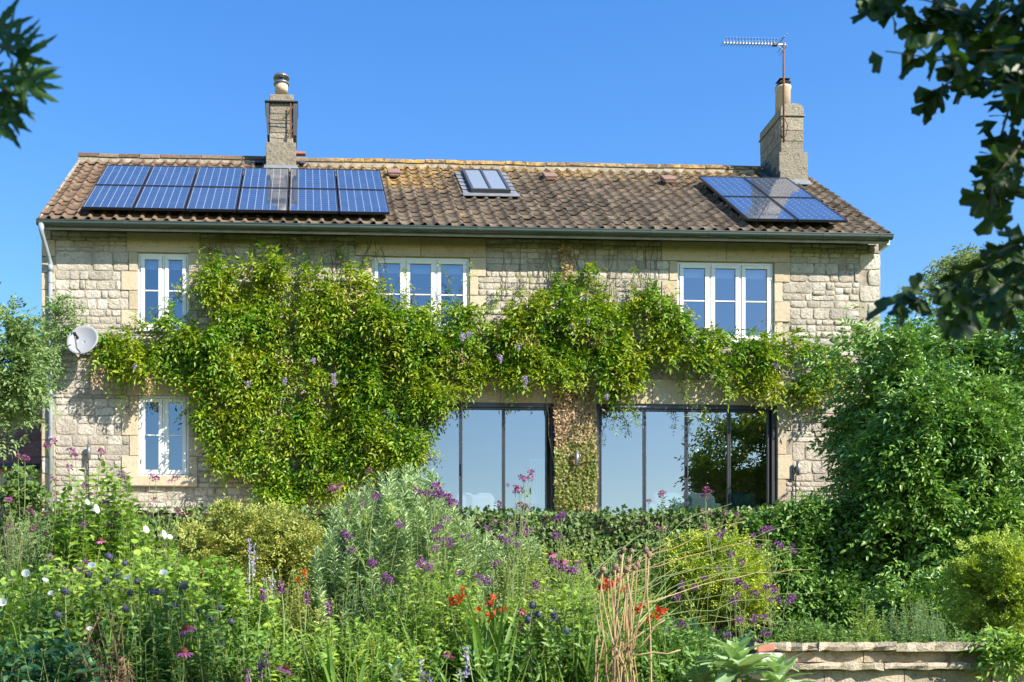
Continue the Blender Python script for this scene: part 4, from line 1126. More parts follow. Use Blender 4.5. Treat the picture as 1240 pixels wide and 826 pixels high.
    # dry sprays and late flower trails
    dl = sample_poly([(110,440),(128,440),(124,470),(112,468)], 120); P = at(dl[0], dl[1], -.42)
    dl2 = sample_poly([(176,458),(184,458),(184,478),(177,478)], 70); P = np.concatenate([P, at(dl2[0], dl2[1], -.5)])
    dl3 = sample_poly([(700,400),(735,402),(732,420),(712,418)], 150); P = np.concatenate([P, at(dl3[0], dl3[1], -.45)])
    for cx, cy in ((270,440),(425,355),(345,435),(640,412),(560,435)):
        P = np.concatenate([P, at(rng.normal(cx, 9, 40), rng.normal(cy, 6, 40), -.6)])
    L = rng.uniform(.04, .08, len(P)); leaf_cloud('dry_leaves', P, rnd3(len(P)) + np.array([0, -.2, -.8]), rnd3(len(P)), L, L * .4, M['dead_leaf'], t)
    xx, yy = sample_poly(WIST, 420); P = at(xx, yy, -.35 - rng.uniform(0, .3, 420)); L = rng.uniform(.05, .09, 420); leaf_cloud('dry_leaves', P, rnd3(420) + np.array([0, -.4, -.6]), rnd3(420), L, L * .4, M['dead_leaf'], t)
    for (x, y, h) in ((636,456,14),(606,430,9),(560,405,8),(568,402,7),(693,393,12),(712,384,7),(628,416,8),(345,458,8),(404,452,6),(163,442,6),(405,460,9),(940,440,5),(735,478,6),(300,462,7),(380,434,6)):
        m = int(h * 14); yy = rng.uniform(0, 1, m); P = at(x + rng.normal(0, 1.6, m) * (1.2 - yy), y + yy * h, -.62 - rng.uniform(0, .05, m))
        L = rng.uniform(.018, .03, m); leaf_cloud('flower_trail', P, rnd3(m), rnd3(m), L, L * .9, M['lilac'], t)
wisteria()

def pier_ivy():
    t = empty('ivy', (X(696), -.05, -.1), 'dying brown ivy over green shoots on the pier between the doors', 'climber')
    brown = [(676,452),(700,455),(716,470),(722,500),(722,560),(712,575),(690,570),(674,545),(670,500),(672,470)]
    green = [(672,540),(684,560),(708,570),(724,545),(722,616),(672,616)]
    strip = [(676,292),(692,292),(695,320),(692,348),(676,350),(679,320)]
    low = [(668,440),(690,425),(712,440),(702,470),(672,470)]
    parts = []
    for pl, n in ((brown, 4600), (strip, 600), (low, 1000), (green, 1300)):
        px, py, Y, u = wall_plant_points(pl, n, 5, .10, .02); parts.append(at(px, py, Y))
    P = np.concatenate(parts); n = len(P); N = rng.normal(0, .5, (n, 3)); N[:, 1] -= 1; D = rng.normal(0, .6, (n, 3)); D[:, 2] -= .9
    L = rng.uniform(.035, .06, n); leaf_cloud('dry_leaves', P, D, N, L, L * .9, M['dead_leaf'], t, 'ivy')
    px, py, Y, u = wall_plant_points(green, 2100, 6, .16, .03); P = at(px, py, Y)
    px, py, Y, u = wall_plant_points(brown, 3200, 6, .13, .03); kp = rng.uniform(0, 1, len(px)) < .12 + .75 * np.clip((py - 490) / 75 + .5 * noise2(px / 14, py / 22, 77), 0, 1); px, py, Y = px[kp], py[kp], Y[kp]; P = np.concatenate([P, at(px, py, Y)])
    n = len(P); N = rng.normal(0, .45, (n, 3)); N[:, 1] -= 1; D = rng.normal(0, .6, (n, 3)); D[:, 2] -= .7
    L = rng.uniform(.035, .06, n); leaf_cloud('foliage', P, D, N, L, L * .95, M['ivy_light'], t, 'ivy')
    paths = [(arc(at(x, 616, -.05), at(x + random.gauss(0, 12), 440, -.05), 0, 8, .02), .010) for x in (678, 684, 690, 697, 703, 710, 716)]
    tube_mesh('stem', paths, M['vine_wood'], t)
pier_ivy()
def corner_climber():
    t = empty('climber', (X(75), -.1, -.1), 'thin leafy climber round the downpipe above the satellite dish', 'climber')
    paths, Q = [], []
    for a, e in (((70,470),(62,372)), ((64,400),(28,388)), ((70,420),(96,378)), ((62,372),(84,365)), ((72,440),(92,392)), ((56,420),(36,402))):
        pts = arc(at(*a, -.14), at(*e, -.2), .05, 6, .03); paths.append((pts, .006)); Q += [p for p in pts for _ in range(8)]
    tube_mesh('stem', paths, M['vine_wood'], t); Q = np.array(Q) + rng.normal(0, .05, (len(Q), 3))
    c, d, nn = sprays(Q, rng.normal(0, 1, Q.shape) + np.array([0, -.4, -.1]), .16, 5, .3, .3)
    L = rng.uniform(.05, .08, len(c)); leaf_cloud('foliage', c, d, nn, L, L * .42, M['mid'], t)
corner_climber()

# ================================================================== SHRUBS, TREES
def lumps_in(C, R_, n, rr, seed, boxy=0.0):
    r = np.random.default_rng(seed); out = []
    for _ in range(n):
        u = unit(r.normal(size=3)); u[2] = abs(u[2]) * 1.1 - .25 if not boxy else u[2]; u = u / np.abs(u).max() ** boxy; q = r.uniform(.45, .78)
        out.append((C + u * R_ * q, rr * r.uniform(.75, 1.25)))
    return out
def crown_points(C, R_, n, lumps, rr, seed, bias=np.array([0, -.35, .25]), boxy=0.0):
    """Points on lumpy shells with their outward directions."""
    Ls = lumps_in(C, R_, lumps, rr, seed, boxy); A, B = [], []
    k = n // (len(Ls) + 2)
    for (c, q) in Ls:
        u = unit(rng.normal(size=(k, 3)) + bias); rad = rng.uniform(.55, 1.02, (k, 1)) ** .7
        A.append(c + u * (R_ / R_.max()) ** .3 * rad * q * R_.max()); B.append(u)
    m = n - k * len(Ls); u = unit(rng.normal(size=(m, 3)) + bias); A.append(C + u / np.abs(u).max(1, keepdims=True) ** boxy * R_ * rng.uniform(.55, .98, (m, 1))); B.append(u)
    A, B = np.concatenate(A), np.concatenate(B)
    return A, B, Ls
def shrub(name, label, cat, px, py, rx, ry, Y, mt, nsp, leaf=(.05, .08), asp=.45, tpl='rhomb', spray=(.1, .22), nl=7, rd=None, lumps=9, rr=.42, seed=1, droop=.2, wood='bark', trunk=.03, group=None, gz=None, mesh_kind='sprays', boxy=0.0, up=.3):
    C = at(px, py, Y); s = depth_of(Y) / FPX; R_ = np.array([rx * s, (rd if rd else rx * s * .8), ry * s])
    g = ground_z(C[0], Y) if gz is None else gz
    t = empty(name, (C[0], Y, g), label, cat, group)
    A, B, Ls = crown_points(C, R_, nsp, lumps, rr, seed, boxy=boxy)
    fs = 1.9 / max(R_.max(), .2) ** .6
    ok = (A[:, 2] > g + .03) & (noise2(A[:, 0] * 3 * fs + A[:, 1], A[:, 2] * 3 * fs, seed + 7) + rng.uniform(-.12, .12, len(A)) > -.16); A, B = A[ok], B[ok]
    D = B * .8 + np.array([0, 0, up]) + rng.normal(0, .45, A.shape); LL = rng.uniform(*spray, len(A))
    if mesh_kind == 'whorl': c, d, nn = whorls(A, D, LL, nl)
    else: c, d, nn = sprays(A, D, LL, nl, .25, droop)
    L = rng.uniform(*leaf, len(c)); leaf_cloud('crown' if cat == 'tree' else 'foliage', c, d, nn, L, L * asp * rng.uniform(.85, 1.15, len(c)), mt, t, tpl)
    root = Vector((C[0], Y, g)); paths = []
    top = Vector(C); r0 = trunk
    if cat == 'tree':
        mid = root.lerp(top, .55); paths.append((arc(root, mid, 0, 5, r0 * .25), [r0 * (1.15 - .12 * i) for i in range(6)])); st = mid
    else: st = root
    for (c_, q) in Ls[:10]:
        paths.append((arc(st, Vector(c_), .08 * R_[2], 5, r0 * .5), [r0 * f for f in ((.6, .5, .42, .32, .22, .12) if cat == 'tree' else (.5, .42, .36, .28, .2, .12))]))
    tube_mesh('trunk' if cat == 'tree' else 'stem', paths, M[wood], t, 6)
    return t

shrub('pear_tree', 'grey green leaved tree beside the downpipe and red tiled outbuilding', 'tree', -12, 455, 84, 96, -3.0, M['pear'], 7500, (.06, .10), .44, 'lance', (.15, .3), 9, rd=1.0, lumps=26, rr=.3, seed=3, trunk=.09)
shrub('evergreen_tree', 'large dark glossy tree hiding the end of the house', 'tree', 1146, 518, 142, 162, -3.1, M['laurel'], 15000, (.065, .13), .46, 'lance', (.18, .6), 9, rd=1.5, lumps=70, rr=.2, seed=5, trunk=.14, droop=.35, gz=-.45, boxy=.45)
shrub('evergreen_bush', 'dark glossy bush filling the corner below the large evergreen', 'shrub', 1152, 612, 116, 172, -4.75, M['laurel'], 15000, (.065, .11), .46, 'lance', (.16, .42), 9, rd=.65, lumps=80, rr=.17, seed=6, droop=.35, boxy=.55)
shrub('pale_tree', 'feathery pale tree showing above the dark evergreen', 'tree', 1190, 372, 92, 84, 9, M['pale_tree'], 1900, (.10, .17), .3, 'rhomb', (.3, .7), 9, lumps=16, rr=.3, seed=8, trunk=.2, droop=.7)
shrub('small_laurel', 'low glossy bush tucked under the large evergreen beside the box', 'shrub', 1120, 735, 60, 44, -7.5, M['laurel'], 1500, (.05, .085), .46, 'lance', (.1, .25), 7, lumps=26, rr=.22, seed=32, boxy=.4)
shrub('box_shrub', 'clipped yellow green box shrub at the end of the low stone wall', 'shrub', 1216, 716, 70, 76, -9.8, M['box'], 9000, (.022, .036), .5, 'rhomb', (.06, .13), 9, lumps=46, rr=.22, seed=11, up=.9, trunk=.03, boxy=.3)
shrub('fern', 'feathery light green plant overhanging the low wall end', 'plant', 1232, 800, 34, 34, -11.7, M['bright'], 260, (.05, .08), .36, 'lance', (.14, .26), 9, seed=37, droop=.5)
shrub('ivy_mound', 'round mound of dark ivy below the outbuilding', 'shrub', 20, 602, 34, 34, -6.5, M['ivy'], 700, (.045, .07), .9, 'ivy', (.05, .1), 4, seed=101)

shrub('privet_hedge', 'loosely clipped yellow green hedge below the ground floor window', 'hedge', 308, 676, 98, 58, -7.3, M['privet'], 9500, (.028, .05), .5, 'rhomb', (.08, .22), 9, rd=.6, lumps=60, rr=.19, seed=15, boxy=.55, up=.5)

def ivy_wall():
    t = empty('ivy_wall', (X(800, -4), -4.0, -2.6), 'garden wall smothered in dark ivy below the glazed doors', 'wall')
    xa, xb = -6.5, 11.7
    MB().box(xa, xb, -4.0, -3.75, -2.7, -.47).build('wall', M['soil'], t)
    poly = [(390,624),(420,622),(520,618),(560,620),(640,619),(720,619),(760,619),(830,617),(900,613),(950,612),(1000,614),(1060,620),(1320,625),(1345,790),(-170,790),(-170,624),(300,624)]
    n = 54000; px, py = sample_poly(poly, n); nz = noise2(px / 22, py / 20, 9)
    Y = -4.05 - np.clip(.16 + .2 * nz, .02, .5) - .25 * ((px > 900) * np.clip((py - 610) / 120, 0, 1)) - rng.uniform(0, .08, n)
    py = py + 3 * noise2(px / 9, px * 0, 4) * (py < 635)
    P = at(px, py, Y); N = rng.normal(0, .42, (n, 3)); N[:, 1] -= .9; N[:, 2] += .35; D = rng.normal(0, .7, (n, 3)); D[:, 2] -= .8
    L = rng.uniform(.04, .07, n); leaf_cloud('foliage', P, D, N, L, L * .95, M['ivy'], t, 'ivy')
    n = 4600; x = rng.uniform(xa, xb, n); y = rng.uniform(-4.25, -3.3, n); P = np.stack([x, y, -.46 + .07 * noise2(x * 2, y * 2, 3) + rng.uniform(-.03, .06, n)], -1)
    N = rng.normal(0, .4, (n, 3)); N[:, 2] += 1; L = rng.uniform(.05, .09, n); leaf_cloud('foliage', P, rnd3(n) + np.array([0, -.6, -.1]), N, L, L * .95, M['ivy'], t, 'ivy')
    paths = [(arc(at(x, 780, -4.1), at(x + random.gauss(0, 30), 625, -4.08), 0, 8, .04), .010) for x in range(560, 1060, 22)]
    tube_mesh('stem', paths, M['vine_wood'], t)
ivy_wall()

def garden_wall():
    Y = WALL_Y; xa = WALL_X0; xb = X(1330, Y); z = lambda py: Z(py, 1000, Y)
    t = empty('garden_wall', ((xa + xb)/2, Y, -4.7), 'low wall of buff stone blocks with coping and projecting ledge', 'wall')
    MB().box(xa + .02, xb, Y + .05, Y + .30, -4.7, z(785)).build('core', M['mortar'], t)
    def course(z0, z1, y0, L, off, nm, jag):
        x = xa - off
        while x < xb:
            w = L * random.uniform(.92, 1.08); a = max(x, xa) + .004; c = min(x + w, xb) - .004
            if c - a > .06:
                b = MB(); n = 9; rows = []
                for k in range(n):
                    u = k / (n - 1); rows.append((a + (c - a) * u, random.gauss(0, jag)))
                zz = [z0 + .003 - random.uniform(0, .4) * jag, z0 + (z1 - z0) * .5, z1 - .004]
                for zi, zv in enumerate(zz):
                    for (xx, jy) in rows: b.v.append((xx, y0 + jy * (1.0 if zi != 1 else .6) + random.gauss(0, jag * .3) + (.004 if zi != 1 else 0), zv + random.gauss(0, jag * .25)))
                for (xx, jy) in rows: b.v.append((xx, Y + .34, z1 - .004))
                for (xx, jy) in rows: b.v.append((xx, Y + .30, zz[0]))
                for r_ in range(3):
                    for k in range(n - 1): b.f.append((r_*n+k, r_*n+k+1, (r_+1)*n+k+1, (r_+1)*n+k))
                for k in range(n - 1): b.f.append((4*n+k, 4*n+k+1, k+1, k))
                for k in (0, n - 1): b.f.append((k, n + k, 2*n + k, 3*n + k, 4*n + k) if k else (4*n, 3*n, 2*n, n, 0))
                b.build(nm, M['garden_stone'], t)
            x += w
    course(z(788.5), z(778), Y - .085, .66, .18, 'coping_stone', .022)
    course(z(802), z(788.5), Y + .005, .64, .42, 'block', .005)
    course(z(811), z(802), Y - .075, .70, .30, 'ledge_stone', .02)
    course(z(834), z(811), Y + .0, .68, .05, 'block', .005)
    for k in range(1, 11): course(z(834) - .16*k, z(834) - .16*(k-1), Y + .002, .66, .2*(k % 3), 'block', .005)
    # a broken corner of brick and pale stone lying at the wall's end
    s = empty('stone_rubble', at(927, 795, Y - .1), 'pale broken block at the overgrown end of the low wall', 'stone')
    p = at(928, 796, Y - .10); MB().obox(p, (1, .1, 0), (-.1, 1, 0), (0, 0, 1), .20, .14, .065).build('pale_block', M['white_stone'], s, bevel=.015)
    q = empty('brick', at(922, 784, Y - .08), 'old orange brick half buried in leaves on the low wall end', 'brick')
    p = at(923, 785, Y - .06); MB().obox(p, (1, .2, .1), (-.2, 1, 0), (-.1, 0, 1), .15, .10, .06).build('brick_block', M['brick'], q, bevel=.012)
M['white_stone'] = stone_mat('pale_stone', (0.6, 0.57, 0.52), (0.68, 0.65, 0.6), (0.75, 0.73, 0.68), (0.35, 0.2, 0.12), 0.4, 0.4)
garden_wall()

# ================================================================== THE FLOWER BED
def tri_tubes(name, A, B, r0, r1, mt, parent, sag=.0, seg=3):
    """Many thin three-sided stems from A to B, bowed a little sideways, as one mesh."""
    n = len(A); bow = rng.normal(0, .05, (n, 3)) * np.linalg.norm(B - A, axis=1, keepdims=True); bow[:, 2] += sag
    V = np.zeros((n, seg + 1, 3, 3))
    for k in range(seg + 1):
        t = k / seg; c = A + (B - A) * t + bow * (4 * t * (1 - t)); r = r0 + (r1 - r0) * t
        for j in range(3):
            a = j * 2.0944; V[:, k, j] = c + np.array([math.cos(a), math.sin(a), 0]) * r
    F = []
    for k in range(seg):
        for j in range(3): F.append((k*3+j, k*3+(j+1)%3, (k+1)*3+(j+1)%3, (k+1)*3+j))
    F = (np.array(F)[None] + (np.arange(n) * (seg + 1) * 3)[:, None, None]).reshape(-1, 4)
    return link_mesh(name, np_mesh(name, V.reshape(-1, 3), F, True), mt, parent), bow
def patch(name, label, cat, poly, Y0, Y1, n, mt, leaf=(.05, .09), asp=.5, tpl='lance', nl=16, reach=.8, lean=.10, wood='stem', kind='leaves', droop=.25, rise=.35, sr=.0035):
    px, py = sample_poly(poly, n); Y = rng.uniform(Y0, Y1, n); T_ = at(px, py, Y)
    cx = float(np.mean(T_[:, 0])); cy = (Y0 + Y1) / 2; g = ground_z(cx, cy)
    t = empty(name, (cx, cy, g), label, cat)
    B = T_.copy(); B[:, 0] += rng.normal(0, lean, n); B[:, 1] += rng.normal(0, lean * .6, n); B[:, 2] = [ground_z(x, y) for x, y in zip(B[:, 0], B[:, 1])]
    B[:, 2] = np.minimum(B[:, 2], T_[:, 2] - .08)
    _, bow = tri_tubes('stem', B, T_, sr, sr * .5, M[wood], t)
    H = np.linalg.norm(T_ - B, axis=1); lo = np.maximum(0, 1 - reach / np.maximum(H, .1))
    D = unit(T_ - B); A_ = unit(np.cross(D, rnd3(n))); C_ = np.cross(D, A_)
    c, d, nn, sz = [], [], [], []
    ph = rng.uniform(0, 6.28, n)
    for j in range(nl):
        f = (j + .5) / nl; q = lo + (1 - lo) * f
        a = ph + j * (2.39996 if kind == 'whorl' else (math.pi if j % 2 else math.pi / 2 + .3)); R_ = A_ * np.cos(a)[:, None] + C_ * np.sin(a)[:, None]
        c.append(B + (T_ - B) * q[:, None] + bow * (4 * q * (1 - q))[:, None])
        dd = R_ * .9 + D * (rise + .5 * f ** 3 if kind != 'whorl' else .35 + .9 * f ** 2) + rng.normal(0, .2, (n, 3)); dd[:, 2] -= droop
        d.append(dd); nn.append(D * .9 - R_ * .2 + np.array([0, -.35, .35]) + rng.normal(0, .35, (n, 3))); sz.append((1.0 - .35 * f) * np.ones(n))
    c, d, nn, sz = map(np.concatenate, (c, d, nn, sz)); L = rng.uniform(*leaf, len(c)) * sz
    leaf_cloud('foliage', c, d, nn, L, L * asp * rng.uniform(.85, 1.15, len(c)), mt, t, tpl)
    return t

patch('buddleia', 'tall broad leaved bush full of purple flowers near the downpipe', 'shrub', [(62,650),(72,580),(98,565),(128,556),(152,562),(166,600),(190,628),(216,655),(205,705),(70,705)], -11.0, -10.0, 260, M['bright'], (.07, .125), .55, 'heart', 14, .7)
bindweed = patch('bindweed', 'rambling heart leaved bindweed with white trumpets at the bed edge', 'plant', [(0,700),(50,668),(120,680),(205,645),(240,690),(236,745),(180,765),(100,778),(0,785)], -12.6, -11.4, 420, M['bright'], (.06, .115), .66, 'heart', 10, .5, .25)
patch('feathery_plant', 'grey feathery plant with thin stems below the outbuilding', 'plant', [(0,640),(20,612),(50,620),(70,640),(72,700),(0,715)], -10.6, -9.8, 110, M['silver'], (.035, .06), .13, 'rhomb', 40, .5, .1, kind='whorl')
patch('shade_plant', 'dark blue green broad plant in the shaded bed corner', 'plant', [(0,775),(70,765),(120,790),(130,840),(0,840)], -13.6, -13.0, 90, M['deep'], (0.092, 0.175), .42, 'lance', 18, 0.68)
patch('leafy_plant', 'dark leafy clump with globe thistles and deep pink coneflowers', 'plant', [(110,725),(180,705),(270,710),(330,760),(340,840),(115,840)], -13.0, -12.3, 220, M['mid'], (0.057, 0.125), .4, 'lance', 18, 0.85)
patch('withered_plant', 'withered brown plant with drooping leaves among the globe thistles', 'plant', [(92,775),(112,735),(140,730),(160,790),(165,840),(90,840)], -13.5, -13.1, 40, M['dry_brown'], (.05, .09), .4, 'lance', 12, .45, wood='straw', droop=.9)
patch('leafy_plant', 'lime green broad leaved clump in front of the clipped hedge', 'plant', [(215,690),(255,660),(300,690),(338,722),(335,790),(245,785)], -11.9, -11.2, 230, M['bright'], (0.069, 0.150), .55, 'heart', 16, 0.77)
patch('leafy_plant', 'brown edged bushy plant between hedge and spurge', 'plant', [(290,715),(340,680),(395,690),(425,745),(405,805),(320,800)], -11.4, -10.7, 150, M['privet'], (0.034, 0.069), .45, 'rhomb', 39, 0.85)
patch('spurge', 'tall grey green spurge with bottle brush shoots near the white sofa', 'shrub', [(378,745),(380,670),(398,612),(430,590),(455,575),(478,560),(505,556),(528,570),(545,600),(566,622),(600,650),(606,690),(590,745),(550,770),(400,775)], -11.2, -9.8, 330, M['spurge'], (.08, .12), .19, 'rhomb', 70, .42, .14, kind='whorl', droop=0)
patch('small_spurge', 'grey green needle leaved shrub below the white lamp shade', 'shrub', [(560,690),(575,640),(610,625),(650,650),(668,700),(640,740),(570,740)], -10.4, -9.8, 110, M['spurge'], (.065, .095), .19, 'rhomb', 56, .36, .12, kind='whorl', droop=0)
patch('leafy_plant', 'low bright leafy clump at the foot of the grey spurge', 'plant', [(325,775),(400,745),(480,745),(510,780),(520,840),(320,840)], -12.9, -12.1, 340, M['bright'], (0.046, 0.106), .5, 'lance', 21, 0.68)
patch('leafy_plant', 'light green nettle leaved clump below the purple verbena heads', 'plant', [(440,735),(480,690),(530,670),(585,700),(605,760),(590,840),(470,840)], -12.3, -11.5, 320, M['bright'], (0.046, 0.112), .45, 'lance', 24, 0.85)
patch('leafy_plant', 'fresh green leafy clump beside the red crocosmia', 'plant', [(600,740),(640,700),(700,690),(745,720),(762,770),(740,840),(610,840)], -12.4, -11.6, 360, M['bright'], (0.046, 0.112), .48, 'lance', 22, 0.77)
patch('leafy_plant', 'mid green clump under the long arching grass stems', 'plant', [(735,775),(800,745),(868,765),(888,800),(880,840),(730,840)], -12.1, -11.5, 320, M['mid'], (0.046, 0.100), .45, 'lance', 24, 0.71)
patch('leafy_plant', 'olive green bushy clump beneath the ivy wall top', 'plant', [(600,680),(650,650),(720,655),(780,690),(800,735),(740,760),(640,745)], -10.8, -10.0, 230, M['gold'], (0.034, 0.075), .4, 'lance', 30, 0.85)
patch('leafy_plant', 'tall thin leaved plant with lavender stems before the spurge', 'plant', [(400,720),(440,690),(480,700),(490,760),(410,770)], -11.9, -11.5, 60, M['blue_green'], (0.046, 0.100), .2, 'lance', 30, 0.85)
patch('leafy_plant', 'dark green low clump in front of the golden shrub', 'plant', [(790,745),(850,750),(905,765),(912,790),(800,790)], -10.9, -10.4, 130, M['deep'], (0.040, 0.081), .45, 'lance', 21, 0.68)
patch('leafy_plant', 'low mixed greenery along the back of the stone coping', 'plant', [(930,768),(960,745),(1010,755),(1040,765),(1150,770),(1200,762),(1200,782),(930,782)], -11.2, -10.6, 420, M['mid'], (0.034, 0.075), .45, 'lance', 21, 0.51)

shrub('golden_shrub', 'rounded golden green shrub in front of the ivy wall', 'shrub', 866, 712, 76, 76, -8.4, M['gold'], 7000, (.030, .052), .45, 'rhomb', (.08, .24), 9, lumps=60, rr=.2, seed=13, up=1.0, boxy=.2)
patch('young_shrub', 'fresh lime green shrub behind the low wall coping', 'shrub', [(1026,778),(1026,745),(1040,728),(1060,724),(1080,745),(1082,778)], -11.1, -10.6, 60, M['bright'], (.04, .07), .36, 'lance', 16, .35, .06)
patch('rounded_shrub', 'blue green fine leaved shrub behind the low wall near the box', 'shrub', [(1068,780),(1070,745),(1090,722),(1118,718),(1142,735),(1150,780)], -11.1, -10.4, 150, M['blue_green'], (.03, .055), .4, 'lance', 18, .35, .08)
def elder():
    t = empty('elder', (X(1020, -4.4), -4.3, -2.6), 'broad leaved climber spilling down the bank between ivy and dark bush', 'climber')
    px, py, Y, u = wall_plant_points([(905,640),(960,612),(1010,610),(1060,625),(1085,690),(1080,778),(930,778),(915,700)], 3000, 33, .55, .1, -4.25)
    P = at(px, py, Y); n = len(P); D = rng.normal(0, .6, (n, 3)); D[:, 1] -= .7
    c, d, nn = sprays(P, D, rng.uniform(.1, .28, n), 6, .3, .3); L = rng.uniform(.05, .095, len(c)); leaf_cloud('foliage', c, d, nn, L, L * .58, M['mid'], t, 'lance')
    tube_mesh('stem', [(arc(at(x, 780, -4.4), at(x + random.gauss(0, 25), 630, -4.5), 0, 7, .05), .010) for x in range(930, 1080, 18)], M['vine_wood'], t)
elder()
# --- a filler of weeds no one could count, through the whole bed
def weeds():
    n = 2600; px = rng.uniform(-20, 920, n); Y = rng.uniform(-12.9, -8.0, n); s = (Y + 20) / FPX
    top = np.interp(px, [-20, 60, 200, 330, 400, 560, 700, 800, 920], [700, 690, 700, 735, 745, 745, 725, 750, 785]) + rng.uniform(0, 70, n) + (Y < -11.5) * 20
    T_ = at(px, top, Y); B = T_.copy(); B[:, 2] = [ground_z(x, y) for x, y in zip(B[:, 0], B[:, 1])]; ok = T_[:, 2] > B[:, 2] + .1; T_, B = T_[ok], B[ok]; n = len(T_)
    D = unit(T_ - B + rng.normal(0, .12, (n, 3))); H = T_[:, 2] - B[:, 2]
    c, d, nn = sprays(T_ - D * .35 * np.minimum(1, H)[:, None], D, .35 * np.minimum(1, H), 9, .3, .2)
    L = rng.uniform(.035, .075, len(c)); leaf_cloud('weeds', c, d, nn, L, L * .42, M['mid'], None, 'rhomb', 'stuff')
weeds()
def blades_of_grass():
    n = 650; px = rng.uniform(-10, 900, n); Y = rng.uniform(-13.0, -10.5, n)
    top = np.interp(px, [0, 200, 400, 700, 900], [715, 715, 745, 715, 780]) + rng.uniform(0, 90, n)
    T_ = at(px, top, Y); B = T_.copy(); B[:, 2] -= rng.uniform(.25, .6, n); B[:, 0] += rng.normal(0, .14, n)
    d = T_ - B; L = np.linalg.norm(d, axis=1); leaf_cloud('grass', B, d, rng.normal(0, 1, (n, 3)) + np.array([0, -1, 0]), L, rng.uniform(.006, .014, n), M['blade'], None, 'blade', 'stuff')
blades_of_grass()

# --- flower parts shared by many plants
def floret_ball(name, n, r, size, mt, dome=.55, flat=1.0):
    u = unit(rng.normal(size=(n, 3)) + np.array([0, 0, dome])); P = u * r * rng.uniform(.75, 1.1, (n, 1)); P[:, 2] *= flat
    T, TF = TPL['rhomb']; d = unit(u + rng.normal(0, .5, (n, 3))); nn = rnd3(n); nn = unit(nn - d * np.sum(nn*d, -1, keepdims=True)); s_ = np.cross(d, nn)
    L = rng.uniform(.7, 1.2, n) * size
    V = P[:, None] + s_[:, None] * (T[None, :, 0:1] * L[:, None, None] * .8) + d[:, None] * (T[None, :, 1:2] * L[:, None, None]) + nn[:, None] * (T[None, :, 2:3] * L[:, None, None])
    me = np_mesh(name, V.reshape(-1, 3), (TF[None] + (np.arange(n)*4)[:, None, None]).reshape(-1, 3)); me.materials.append(mt); return me
VERB = [floret_ball('flower_head', 46, .026, .020, M['purple'], .7, .75) for _ in range(4)]
MAUV = [floret_ball('flower_head', 40, .026, .020, M['mauve'], .7, .75) for _ in range(3)]
def base_under(px, Y, jig=0.0):
    p = at(px, 760, Y); return Vector((p[0] + random.gauss(0, jig), Y + random.gauss(0, jig * .5), ground_z(p[0], Y)))
def verbena(label, heads, Y, bx, mauve=False, size=1.0):
    base = base_under(bx, Y); t = empty('verbena', base, label, 'flower', 'verbena plants in the bed')
    tips = [Vector(at(x, y, Y + random.uniform(-.15, .15))) for x, y in heads]; A, B = [], []
    tips.sort(key=lambda p: p.z)
    fork = base.lerp(sum(tips, Vector()) / len(tips), .62)
    A.append(base); B.append(fork)
    for p in tips:
        q = fork.lerp(p, random.uniform(0, .25)); A.append(base + Vector((random.gauss(0, .04), 0, 0)) if random.random() < .45 else q); B.append(p)
    tri_tubes('stem', np.array(A), np.array(B), .0045, .0026, M['stem'], t)
    c = np.array([a.lerp(b_, random.random()) for a, b_ in zip(A, B) for _ in range(4)]); L = rng.uniform(.03, .08, len(c))
    leaf_cloud('leaves', c, rnd3(len(c)) + np.array([0, 0, .5]), rnd3(len(c)), L, L * .25, M['mid'], t, 'lance')
    for p in tips:
        for k in range(random.choice((1, 1, 2, 3))):
            o = link_mesh('flower_head', random.choice(MAUV if mauve else VERB), None, t)
            o.location = p + (Vector((random.gauss(0, .03), random.gauss(0, .02), random.uniform(-.03, .02))) if k else Vector())
            o.rotation_euler = (random.gauss(0, .4), random.gauss(0, .4), random.uniform(0, 6)); q = size * random.uniform(.6, 1.1) * (.7 if k else 1); o.scale = (q, q, q * random.uniform(.8, 1.1))
